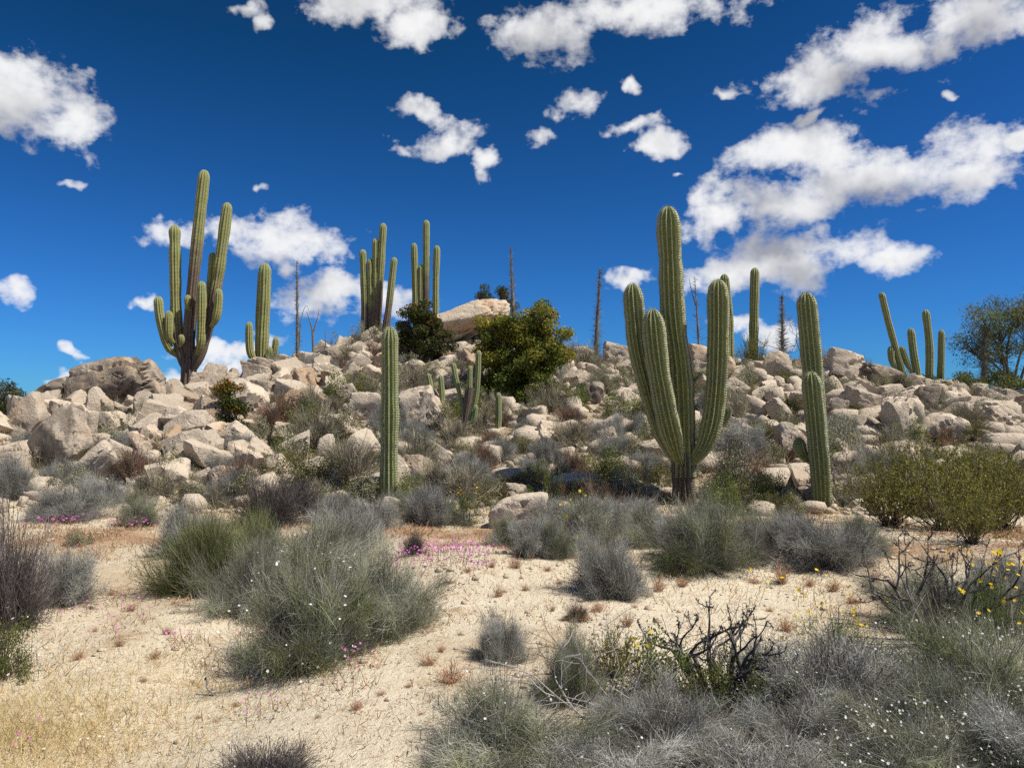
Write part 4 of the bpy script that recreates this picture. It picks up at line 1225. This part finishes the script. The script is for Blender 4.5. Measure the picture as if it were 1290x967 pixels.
BAND = [('grey', 470, 668, 80, 48), ('greygreen', 520, 655, 60, 44), ('olive', 612, 640, 70, 44), ('greygreen', 640, 690, 60, 44), ('sage', 585, 625, 70, 40), ('grey', 705, 672, 80, 52), ('greygreen', 700, 705, 70, 50),
        ('grey', 765, 672, 80, 52), ('olive', 740, 640, 60, 46), ('greygreen', 815, 690, 90, 56), ('grey', 835, 668, 70, 26), ('sage', 785, 630, 70, 40), ('olive', 905, 655, 70, 50), ('greygreen', 950, 690, 80, 52),
        ('grey', 985, 700, 90, 60), ('dark', 1075, 715, 60, 48), ('greygreen', 1085, 700, 80, 56), ('olive', 985, 650, 60, 40), ('grey', 420, 660, 90, 48), ('dark', 375, 650, 80, 52), ('olive', 450, 632, 60, 40),
        ('grey', 290, 640, 90, 50), ('sage', 245, 640, 60, 38), ('grey', 130, 640, 80, 44), ('olive', 60, 615, 50, 36), ('sage', 1000, 668, 60, 40)]
for k_, (p_, a_, b_, w_, h_) in enumerate(BAND):
    q_ = hit(a_, b_)
    shrub(p_, a_, b_, w_, h_, {'grey': 'silvery grey bush', 'greygreen': 'grey bush with green stems', 'olive': 'olive green bush', 'sage': 'sage-like bush', 'dark': 'dark twiggy bush'}[p_]
          + ' in the hill-foot brush ' + near(q_[0], q_[1]).replace('on the slope ', ''), 'brush at the foot of the hill', name=p_ + '_bush' if p_ in ('grey', 'olive', 'sage', 'dark') else 'grey_green_bush')
for k_, (a_, b_, w_, h_, t_) in enumerate(((452, 424, 40, 26, 'grey-green'), (478, 424, 44, 24, 'olive'), (500, 426, 30, 20, 'low olive'))):
    put_shrub(('sage', 'olive', 'olive')[k_], tuple(at(a_, b_, 25.4).xy) + (gz(at(a_, b_, 25.4).x, 25.4),), w_ * pxm(25.4) / 2, h_ * 1.6 * pxm(25.4), t_ + ' bush at the foot of the five slim cactus columns')
put_shrub('sage', tuple(at(342, 462, 24.0).xy) + (gz(at(342, 462, 24.0).x, 24.0),), .45, .9, 'grey-green bush at the foot of the yellow-green columns')
put_shrub('sage', tuple(at(268, 486, 23.0).xy) + (gz(at(268, 486, 23.0).x, 23.0),), .55, .5, 'low grey-green bush beside the brown woody cactus trunk')
# hillside brush, look-alikes
HILL = [('pale', 'pale straw coloured twiggy shrub', 'pale shrubs on the slope'),
        ('sage', 'grey-green sage-like shrub', 'sage-like shrubs on the slope'),
        ('olive', 'dark olive shrub', 'olive shrubs on the slope'),
        ('grey', 'grey twiggy shrub', 'grey shrubs on the slope'),
        ('brown', 'brownish dry shrub', 'brown shrubs on the slope')]
def hillside():
    r = random.Random(77); n = 0
    taken = []
    for tries in range(14000):
        if n >= 430: break
        x = r.uniform(-17, 17); y = r.uniform(12.6, 27)
        Yc = float(np.interp(x, _cx, _crest[:, 2]))
        if y > Yc + .8 or abs(x / y) > .72: continue
        st = float(stony(np.array([x]), np.array([y]))[0])
        if r.random() < st * .45: continue
        s = r.uniform(.26, .68) * (1.15 if st < .4 else .85)
        if any((x - a) ** 2 + (y - b) ** 2 < (.48 * (s + c)) ** 2 for a, b, c in taken): continue
        px = 645 + x / y * FPX
        if 190 < px < 270 and y > 21: continue
        if 830 < px < 895 and y < 14.5: continue
        taken.append((x, y, s))
        k = r.choices(range(5), (4, 4, 2.5, 2.5, 2))[0]
        kind, lab, grp = HILL[k]
        put_shrub(kind, (x, y, gz(x, y) - .02), s, s * r.uniform(.9, 1.5), ('low ' if s < .4 else 'tall ') + lab + ' ' + near(x, y), grp, name={'pale': 'straw_shrub', 'sage': 'sage_shrub', 'olive': 'olive_shrub', 'grey': 'grey_shrub', 'brown': 'brown_shrub'}[kind], rng=r)
        n += 1
hillside()

# ------------------------------------------------------------------ trees
def tree(label, name, px, base_py, Y, lobes, leafn, pal, size, group=None, seed=0, trunk=.12, bark=(.10, .08, .06), aspect=.55, csize=.3, stems=3, toppal=None):
    """lobes: (px, py, rx px, ry px) of the crown; leaf clumps fill them"""
    rng = np.random.default_rng(900 + seed)
    p0 = at(px, base_py, Y); p0.z = gz(p0.x, Y) - .05
    root = empty(name, p0, label, 'tree', group)
    k = pxm(Y)
    cents = []
    for lx, ly, rx, ry in lobes:
        c = np.array(at(lx, ly, Y) - p0)
        m = max(5, int(rx * ry / 55))
        D = norm(rng.normal(size=(m, 3))) * (rng.random(m) ** .4)[:, None]
        D[:, 1] *= .9
        cents.append((c + D * np.array((rx * k, rx * k, ry * k)), np.full(m, 1.0)))
    C = np.concatenate([a for a, b in cents])
    polys = []
    lobe_of = np.concatenate([np.full(len(a), i) for i, (a, b) in enumerate(cents)])
    for i, (a, b) in enumerate(cents):   # one limb to each lobe
        c = a.mean(0); P = catmull([np.zeros(3), c * np.array((.35, .35, .5)) + rng.normal(size=3) * .1, c], 9)
        polys.append((P, np.linspace(trunk * .6, trunk * .22, 9), 1))
    for ci, c in enumerate(C):      # a branch from the limb to each clump
        m = cents[lobe_of[ci]][0].mean(0)
        P = catmull([m * .8, (m + c) * .5 + rng.normal(size=3) * .08, c], 5)
        polys.append((P, np.linspace(trunk * .16, .006, 5), 1)); continue
        b = np.array((rng.normal() * trunk * .8, rng.normal() * trunk * .8, 0))
        mid = (b * .5 + c * .5) * np.array((.7, .7, .85)) + rng.normal(size=3) * .12
        P = catmull([b, mid, c], 7)
        L = np.linalg.norm(c)
        polys.append((P, np.linspace(trunk * .35 * min(1, L / 2), .008, 7), 1))
    P = catmull([(0, 0, -.2), (rng.normal() * .05, 0, .3), tuple(np.mean(C, 0) * np.array((.5, .5, .45)))], 9)
    G = Geo(); tube(G, P, np.linspace(trunk, trunk * .5, 9), 8, np.tile(bark, (9, 1)))
    obj('trunk', G.mesh('trunk', M_bark, True), root)
    obj('limbs', wood(polys, bark, 5, .2, rng).mesh('limbs', M_bark, True), root)
    G = Geo()
    idx = rng.integers(0, len(C), leafn)
    off = norm(rng.normal(size=(leafn, 3))) * (csize * rng.random(leafn) ** .45)[:, None] * np.array((1, 1, .7))
    cl = pick(rng, pal, len(C), .28)
    if toppal is not None:
        z = C[:, 2]; f = (z - z.min()) / (z.max() - z.min())
        sel = rng.random(len(C)) < np.clip(f * 1.3 - .35, 0, 1)
        cl[sel] = pick(rng, toppal, int(sel.sum()), .2)
    leaves(G, rng, C[idx] + off, size * rng.uniform(.6, 1.3, leafn), cl[idx] * rng.uniform(.7, 1.3, (leafn, 1)), aspect, .3)
    obj('crown', G.mesh('crown', M_leaf), root)
    return root
_c = hit(655, 512)
tree('large rounded olive green tree with yellowing top on the slope below the great tan boulder', 'olive_green_tree', 655, 512, _c[1] + .5,
     [(640, 440, 38, 42), (680, 450, 38, 44), (655, 480, 44, 28), (685, 398, 26, 18), (618, 420, 18, 20), (632, 490, 28, 18), (700, 430, 18, 28), (612, 455, 14, 22), (655, 415, 30, 22), (665, 460, 40, 36), (640, 470, 36, 30), (640, 500, 38, 14), (672, 500, 34, 14)], 46000,
     [(.165, .18, .03), (.14, .165, .03), (.19, .195, .032), (.11, .135, .026)], .08, seed=1, trunk=.12, csize=.26, toppal=[(.26, .225, .033), (.22, .21, .033), (.18, .19, .03)])
tree('dark leafy tree in front of the great tan boulder and the four slim columns', 'dark_leafy_tree', 530, 462, hit(530, 462)[1] + .3,
     [(530, 392, 22, 16), (517, 412, 18, 24), (545, 405, 14, 22), (522, 440, 20, 16), (545, 438, 16, 12), (510, 428, 10, 14), (532, 415, 20, 24), (560, 425, 12, 20)], 13000,
     [(.05, .06, .018), (.07, .08, .022), (.10, .095, .03)], .075, seed=2, csize=.24, toppal=[(.16, .11, .03), (.08, .09, .022)])
tree('dark green tree top showing above the great tan boulder', 'dark_green_tree', 620, 420, 28.5,
     [(606, 368, 14, 10), (630, 372, 14, 12), (640, 384, 10, 12), (618, 385, 20, 10)], 2600, [(.05, .065, .02), (.075, .09, .03)], .08, seed=3, csize=.24, toppal=[(.17, .12, .05), (.07, .085, .025)])
tree('feathery grey-green tree with thin spreading limbs at the end of the ridge', 'feathery_tree', 1275, 490, 26,
     [(1275, 385, 34, 26), (1240, 405, 30, 26), (1300, 410, 40, 40), (1235, 440, 30, 20), (1270, 445, 34, 24), (1215, 430, 16, 14), (1330, 390, 34, 30), (1260, 415, 40, 36)], 15000,
     [(.19, .22, .085), (.15, .18, .065), (.24, .25, .10)], .10, seed=4, csize=.40, aspect=.26, bark=(.13, .12, .10), trunk=.1)
tree('dark rounded tree behind the rocky end of the hill', 'dark_rounded_tree', 8, 545, 22.5,
     [(10, 492, 26, 22), (-20, 500, 40, 32), (22, 508, 18, 14), (-5, 520, 40, 16)], 5200, [(.05, .06, .022), (.075, .08, .03), (.10, .10, .04)], .075, seed=5, csize=.26)
tree('green bush with an orange crown among the stones below the many-armed cactus', 'orange_topped_bush', 289, 552, hit(289, 550)[1] + .2,
     [(290, 528, 22, 22), (283, 505, 14, 16), (303, 522, 13, 20), (275, 535, 12, 14), (290, 490, 12, 8)], 4200, [(.055, .075, .02), (.08, .10, .025), (.11, .12, .03)], .065, seed=6, csize=.2, trunk=.05, toppal=[(.27, .16, .022), (.21, .15, .025)])
tree('low green mesquite-like tree under the feathery tree at the end of the ridge', 'low_green_tree', 1225, 505, 24.2,
     [(1215, 478, 44, 12), (1265, 480, 40, 16), (1180, 478, 22, 8), (1290, 490, 30, 16)], 6000, [(.10, .115, .03), (.14, .15, .04), (.08, .09, .03)], .07, seed=7, csize=.26, trunk=.06)
def bare_tree(label, px, base_py, Y, H, seed, col=(.20, .17, .14), kids=3, depth=3, spread=.7):
    rng = np.random.default_rng(seed)
    p0 = at(px, base_py, Y); p0.z = gz(p0.x, Y) - .05
    root = empty('bare_tree', p0, label, 'tree')
    out = []
    for k in range(3):
        grow(rng, np.zeros(3), np.array((rng.normal() * .35, rng.normal() * .3, 1.0)), H * .5, .025, depth, out, kids, spread, .62, .2, .05)
    big = [p for p in out if p[2] == depth]; small = [p for p in out if p[2] != depth]
    obj('trunk', wood(big, col, 6, .2, rng).mesh('trunk', M_bark, True), root)
    obj('twigs', wood(small, col, 4, .2, rng, .006).mesh('twigs', M_bark, True), root)
bare_tree('thin bare branched tree behind the two-column cactus on the skyline', 1008, 445, 25.4, 2.3, 31)
bare_tree('wispy bare shrub on the skyline beside the rough pale outcrop', 1085, 462, 24.6, 1.1, 32, (.22, .21, .19))
bare_tree('thin leafless shrub on the skyline between the two cactus clumps of the ridge', 420, 440, 25.2, 1.0, 33, (.24, .22, .20))
bare_tree('leafless bush at the foot of the two-column cactus', 1056, 655, 13.2, .9, 34, (.26, .22, .19), 4, 3)

# ------------------------------------------------------------------ charred, blackened shrubs
def charred(label, loc, W, H, seed, n=7, depth=3, r=.024, lean=0.0):
    rng = np.random.default_rng(seed)
    root = empty('charred_shrub', loc, label, 'shrub')
    out = []
    for k in range(n):
        th = rng.uniform(0, 6.28)
        d = np.array((math.cos(th) * W + lean, math.sin(th) * W * .7, H)); d /= np.linalg.norm(d)
        grow(rng, np.array((math.cos(th) * .04, math.sin(th) * .04, -.03)), d, H * .72, r * rng.uniform(.7, 1.1), depth, out, 2, .6, .5, .12, .06, 6)
    def lump(m, s): return 1 + .22 * (rng.random((m, s)) - .5) * 2
    for nm, sel in (('stem', [p for p in out if p[2] == depth]),):
        for p in sel:
            G = Geo(); c = np.tile((.05, .045, .042), (len(p[0]), 1)) * rng.uniform(.5, 3.2, (len(p[0]), 1))
            P = catmull(p[0], 16); R = np.interp(np.linspace(0, 1, 16), np.linspace(0, 1, len(p[1])), p[1])
            tube(G, P, R, 7, np.tile((.07, .064, .06), (16, 1)) * rng.uniform(.5, 3.2, (16, 1)), lump)
            obj(nm, G.mesh(nm, M_bark, False), root)
    G = Geo()
    for P, R, dp in [p for p in out if p[2] != depth]:
        tube(G, P, np.maximum(R, .003), 5, np.tile((.065, .06, .056), (len(P), 1)) * rng.uniform(.5, 2.6, (len(P), 1)), lump)
    # stubby spurs along the branches
    for P, R, dp in out:
        m = 14
        k = rng.integers(0, len(P) - 1, m); f = rng.random((m, 1))
        q = P[k] * (1 - f) + P[k + 1] * f
        c = pick(rng, [(.04, .035, .032), (.09, .08, .075)], m)
        strands(G, rng, q, rng.normal(size=(m, 3)), rng.uniform(.008, .026, m), np.full(m, .005), c, c, 1, 0)
    obj('branches', G.mesh('branches', M_bark), root)
    return root
X, Y, Z = hit(905, 885)
charred('charred shrub of crooked black stems rising from the green leafy bush', (X, Y, gz(X, Y)), .5, .5, 52, 12)
X, Y, Z = hit(1175, 808)
charred('blackened spreading shrub skeleton beside the yellow daisies', (X, Y, gz(X, Y)), .8, .72, 57, 14, 3, .02)

def sticks(label, px, py, W, H, n, seed, col, name='dead_branches'):
    X, Y, Z = hit(px, py)
    rng = np.random.default_rng(seed)
    root = empty(name, (X, Y, Z), label, 'branches')
    out = []
    for k in range(n):
        th = rng.uniform(0, 6.28)
        grow(rng, np.zeros(3), np.array((math.cos(th) * W, math.sin(th) * W, H)), W * .8, .006, 2, out, 3, .6, .7, .18, .0, 4)
    obj('branch', wood(out, col, 4, .3, rng, .002).mesh('branch', M_bark, True), root)
sticks('tangle of pale bare sticks lying over the grey-green bush by the path', 735, 905, .42, .16, 14, 61, (.38, .36, .34))
sticks('bare forked brown twigs reaching out from the charred stems', 800, 850, .5, .45, 4, 62, (.14, .11, .09))
sticks('dark trailing dead stems on the sand under the green broom-like bush', 245, 745, .5, .02, 9, 63, (.09, .075, .065))
sticks('pale dead stems at the edge of the silver-grey bush', 985, 880, .4, .3, 10, 64, (.36, .34, .33))

# the little upright pale twig on the path
def crooked():
    X, Y, Z = hit(263, 876)
    root = empty('crooked_stick', (X, Y, Z), 'small pale crooked stick standing up out of the dry litter on the path', 'stick')
    k = pxm(Y)
    G = Geo(); P = catmull([(-.012, 0, .11), (-.010, 0, .085), (-.012, 0, .055), (-.004, 0, .040), (.03, .0, .02), (.06, .01, -.005)], 14)
    tube(G, P, np.interp(np.linspace(0, 1, 14), (0, .15, .4, .7, 1), (.009, .007, .007, .012, .006)), 6, np.tile((.42, .37, .33), (14, 1)))
    obj('shaft', G.mesh('shaft', M_bark, True), root)
    G = Geo(); tube(G, [(-.014, -.002, .108), (-.022, -.004, .100), (-.024, -.004, .092)], [.007, .006, .003], 5, np.tile((.05, .04, .035), (3, 1)))
    obj('dark_knot', G.mesh('dark_knot', M_bark, True), root)
crooked()

# ------------------------------------------------------------------ dry tufts on the sand
def tuft_meshes():
    res = []
    for k in range(4):
        rng = np.random.default_rng(1200 + k)
        n = 90
        th = rng.uniform(0, 6.28, n); sp = rng.uniform(.1, 1.5, n)
        D = np.c_[np.cos(th) * sp, np.sin(th) * sp, np.ones(n)]
        G = Geo()
        c0, c1 = pick(rng, RUST, n), pick(rng, RUST + [(.45, .33, .22)], n)
        P = np.c_[rng.normal(size=(n, 2)) * .12, np.zeros(n)]
        pts = strands(G, rng, P, D, rng.uniform(.5, 1.1, n), np.full(n, .035), c0, c1, 2, .3)
        m = 170
        i = rng.integers(0, n, m); f = rng.random((m, 1))
        q = pts[i, 1] * (1 - f) + pts[i, 2] * f
        c = pick(rng, RUST + [(.45, .33, .22)], m)
        strands(G, rng, q, rng.normal(size=(m, 3)) + np.array((0, 0, .8)), rng.uniform(.12, .35, m), np.full(m, .028), c, c, 1, .2)
        res.append(G.mesh('dry_tuft', M_twig))
    return res
TUFT = tuft_meshes()
TPX = [(752, 770, 34), (735, 782, 30), (760, 735, 26), (566, 735, 28), (628, 752, 20), (662, 745, 20), (568, 860, 44), (540, 838, 26), (556, 822, 20), (696, 770, 18),
       (790, 790, 22), (800, 765, 16), (985, 735, 34), (1020, 738, 30), (950, 735, 22), (1050, 745, 22), (990, 795, 30), (970, 770, 20), (1075, 760, 24),
       (120, 795, 26), (150, 815, 26), (165, 770, 18), (210, 800, 20), (195, 830, 24), (505, 740, 20), (480, 875, 26), (515, 865, 24), (220, 760, 16), (140, 750, 16),
       (650, 715, 22), (690, 720, 20), (620, 715, 20), (590, 720, 18), (705, 735, 16), (780, 740, 18), (830, 745, 22), (860, 740, 20), (1100, 735, 30), (1130, 745, 28),
       (450, 895, 22), (300, 890, 22), (250, 905, 18), (400, 905, 18), (180, 860, 20), (100, 830, 22), (530, 900, 18), (600, 870, 22), (580, 800, 14), (560, 770, 12)]
r = random.Random(9)
FMARK = [(768, 750, 'near the pale spiky bush'), (634, 830, 'near the small lone grey bush'), (560, 715, 'near the pink flower drift'), (665, 705, 'near the grey mound bush'), (885, 730, 'near the dense dark bush'),
         (1032, 725, 'near the broad grey bush'), (1050, 800, 'near the low daisy herb'), (140, 780, 'near the faded grey bush'), (230, 790, 'below the broom-like bush'), (400, 880, 'near the large domed bush'),
         (500, 850, 'between the domed bush and the lone bush'), (200, 880, 'along the path by the golden grass'), (1120, 740, 'behind the blackened shrub')]
for px, py, w in TPX:
    X, Y, Z = hit(px, py)
    o = obj('dry_tuft', TUFT[r.randrange(4)], None, (X, Y, Z - .005))
    s = w * pxm(Y) / 1.6 * r.uniform(.6, 1.25)
    o.scale = (s, s * r.uniform(.7, 1.2), s * r.uniform(.5, 1.2)); o.rotation_euler = (0, 0, r.uniform(0, 6.28))
    fm = min(FMARK, key=lambda m: (m[0] - px) ** 2 + (1.5 * (m[1] - py)) ** 2)[2]
    tag(o, ('wide' if w > 25 else 'tiny' if w < 19 else 'small') + ' rust brown dry tuft on the sand ' + fm, 'dry tuft', 'rust brown tufts on the sand')

# ------------------------------------------------------------------ ground cover nobody could count
def scatter(n, seed, xr, yr, dens):
    rng = np.random.default_rng(seed)
    x = rng.uniform(*xr, n); y = rng.uniform(*yr, n)
    k = rng.random(n) < dens(x, y)
    x, y = x[k], y[k]
    k = np.abs(x / y) < 1.0
    x, y = x[k], y[k]
    return rng, np.c_[x, y, ground_z(x, y)]
def cover_grass():
    # golden dry grass by the path
    rng, P = scatter(190000, 5, (-4.2, -1.0), (2.8, 6.0), lambda x, y: .55 * gold_mask(x, y) * (.4 + .6 * vnoise(np.c_[x * 4, y * 4, 0 * x], 2)))
    n = len(P); G = Geo()
    c = pick(rng, [(.62, .46, .20), (.70, .55, .28), (.50, .36, .16), (.42, .36, .15)], n)
    strands(G, rng, P - np.array((0, 0, .005)), np.c_[rng.normal(size=(n, 2)) * .6, np.ones(n)], rng.uniform(.02, .10, n), np.full(n, .0026), c, c * 1.1, 1, 0)
    tag(obj('dry_grass', G.mesh('dry_grass', M_twig)), 'short golden dry grass beside the sandy path', 'grass', None, 'stuff')
    # rust and straw coloured annuals over the sand
    rng, P = scatter(360000, 6, (-12, 12), (3.0, 13.2), lambda x, y: np.clip(.20 + 1.2 * rust_mask(x, y) + .12 * (vnoise(np.c_[x * .9, y * .9, 0 * x], 12) > .6), 0, 1)
                     * (.15 + .85 * (vnoise(np.c_[x * 3, y * 3, 0 * x], 13) > .52)) * .85)
    n = len(P); G = Geo()
    c = pick(rng, RUST + [(.45, .34, .2), (.30, .20, .10), (.20, .19, .07), (.40, .30, .17)], n)
    strands(G, rng, P - np.array((0, 0, .004)), np.c_[rng.normal(size=(n, 2)) * .7, np.ones(n)], rng.uniform(.02, .075, n) * (1 + 1.2 * (rng.random(n) < .12)), .003 + .0005 * P[:, 1], c, c * 1.15, 1, .0)
    tag(obj('dry_annuals', G.mesh('dry_annuals', M_twig)), 'thin rust and straw coloured dry annuals over the sand', 'ground cover', None, 'stuff')
    # litter: fallen twig bits and gravel
    rng, P = scatter(80000, 7, (-11, 11), (2.6, 13), lambda x, y: .25 + .75 * (vnoise(np.c_[x * 1.3, y * 1.3, 0 * x], 31) > .5))
    n = len(P); G = Geo()
    c = pick(rng, [(.22, .15, .09), (.34, .25, .16), (.14, .10, .07), (.50, .42, .32)], n, .3)
    strands(G, rng, P + np.array((0, 0, .004)), np.c_[rng.normal(size=(n, 2)), rng.normal(size=n) * .18], rng.uniform(.006, .03, n), rng.uniform(.002, .006, n), c, c, 1, 0)
    tag(obj('twig_litter', G.mesh('twig_litter', M_twig)), 'fallen twig litter scattered over the sand', 'litter', None, 'stuff')
    rng, P = scatter(26000, 8, (-11, 11), (2.6, 13), lambda x, y: .2 + .8 * (vnoise(np.c_[x * 1.1, y * 1.1, 0 * x], 37) > .55))
    V, F = ico(1)
    G = Geo(); n = len(P)
    s = .004 + .006 * rng.pareto(2.6, n); s = np.minimum(s, .035)
    j = 1 + .3 * rng.normal(size=(n, len(V), 1)) * .6
    VV = P[:, None] + V[None] * j * s[:, None, None] * np.array((1.2, 1, .7)) + np.array((0, 0, .3)) * s[:, None, None]
    FF = (np.arange(n)[:, None, None] * len(V) + F[None]).reshape(-1, 3)
    G.add(VV.reshape(-1, 3), None, FF)
    o = obj('gravel', G.mesh('gravel', M_rock)); o.color = (-.1, .1, 1, 1)
    tag(o, 'loose pale gravel scattered over the sand', 'gravel', None, 'stuff')
cover_grass()
def flower_patch(label, spots, n, col, fs, seed, h=(.05, .14)):
    """spots: photo px centre and spread; low flowers on thin stalks"""
    rng = np.random.default_rng(seed)
    G = Geo()
    for px, py, wx, wy, m in spots:
        X, Y, Z = hit(px, py)
        k = pxm(Y)
        x = X + rng.normal(size=m) * wx * k * .5; y = Y + rng.normal(size=m) * wy * .5
        P = np.c_[x, y, ground_z(x, y)]
        L = rng.uniform(*h, m)
        c = pick(rng, [(.16, .15, .05), (.22, .13, .07)], m)
        D = np.c_[rng.normal(size=(m, 2)) * .25, np.ones(m)]
        strands(G, rng, P, D, L, np.full(m, .004), c, c, 1, 0)
        blossoms(G, rng, P + norm(D) * L[:, None], (fs + .0022 * Y) * rng.uniform(.6, 1.25, m), pick(rng, [col, np.array(col) * 1.15], m, .15), 5)
    o = obj('wildflowers', G.mesh('wildflowers', M_petal))
    tag(o, label, 'wildflowers', None, 'stuff')
flower_patch('strip of pink wildflowers in front of the low blue-grey bush', [(92, 657, 40, .5, 90), (75, 662, 30, .4, 30)], 0, PINK, .012, 1)
flower_patch('tuft of magenta wildflowers beside the small olive-grey bush', [(172, 664, 26, .3, 60)], 0, PINK, .012, 2)
flower_patch('drift of pink wildflowers around the small upright dark tuft', [(570, 700, 60, .5, 170), (520, 706, 40, .3, 70), (600, 710, 24, .3, 40)], 0, PINK, .010, 3)
flower_patch('sparse pink wildflowers scattered along the sandy path', [(232, 812, 14, .15, 16), (118, 770, 30, .4, 20), (150, 790, 50, .4, 22), (340, 903, 20, .12, 9), (310, 898, 14, .1, 6), (445, 838, 20, .2, 14), (40, 950, 30, .1, 8), (450, 850, 16, .15, 8)], 0, PINK, .008, 4)
flower_patch('scattered white wildflowers along the path and under the domed bush', [(300, 840, 60, .3, 22), (440, 830, 50, .3, 24), (250, 815, 30, .2, 8), (330, 862, 60, .2, 8), (80, 860, 60, .4, 10), (100, 945, 60, .15, 10)], 0, WHITE, .008, 5)
flower_patch('sparse yellow daisies standing over the bare sand', [(1000, 770, 60, .5, 12), (960, 765, 30, .4, 6), (1060, 790, 60, .3, 12), (1200, 720, 60, .5, 16)], 0, YELLOW, .022, 6, (.12, .3))
def hill_brush():
    """low dry herbs and grass between the stones of the slope"""
    rng, P = scatter(200000, 18, (-25, 25), (12.2, 27.5), lambda x, y: np.clip(1.15 - stony(x, y), .1, 1) * (vnoise(np.c_[x * 1.8, y * 1.8, 0 * x], 51) > .42) * (y < np.interp(x, _cx, _crest[:, 2]) + 1))
    n = len(P); G = Geo()
    k = vnoise(np.c_[P[:, 0] * 1.2, P[:, 1] * 1.2, 0 * P[:, 0]], 53)
    c = np.where((k > .5)[:, None], pick(rng, PALE + SAGE[:1] + [(.42, .30, .17)], n), pick(rng, SAGE + OLIVE + GREYD[:2], n))
    strands(G, rng, P - np.array((0, 0, .01)), np.c_[rng.normal(size=(n, 2)) * .7, np.ones(n)], rng.uniform(.08, .32, n), rng.uniform(.007, .015, n), c, c * 1.1, 2, .3)
    tag(obj('dry_herbs', G.mesh('dry_herbs', M_twig)), 'low dry straw and grey herbs between the hillside stones', 'ground cover', None, 'stuff')
hill_brush()

def under_litter():
    rng = np.random.default_rng(71); G = Geo()
    for X, Y, rx in LITTER:
        m = int(420 * min(rx, .8)) + 60
        a = rng.uniform(0, 6.28, m); q = rx * np.abs(rng.normal(size=m)) * .75
        x, y = X + np.cos(a) * q, Y + np.sin(a) * q
        P = np.c_[x, y, ground_z(x, y) + .004]
        c = pick(rng, [(.20, .15, .10), (.30, .24, .17), (.13, .10, .08), (.26, .25, .22)], m, .3)
        strands(G, rng, P, np.c_[rng.normal(size=(m, 2)), rng.normal(size=m) * .2 + .1], rng.uniform(.01, .06, m), rng.uniform(.003, .008, m), c, c, 1, 0)
    tag(obj('bush_litter', G.mesh('bush_litter', M_twig)), 'dark fallen litter lying under the bushes', 'litter', None, 'stuff')
under_litter()
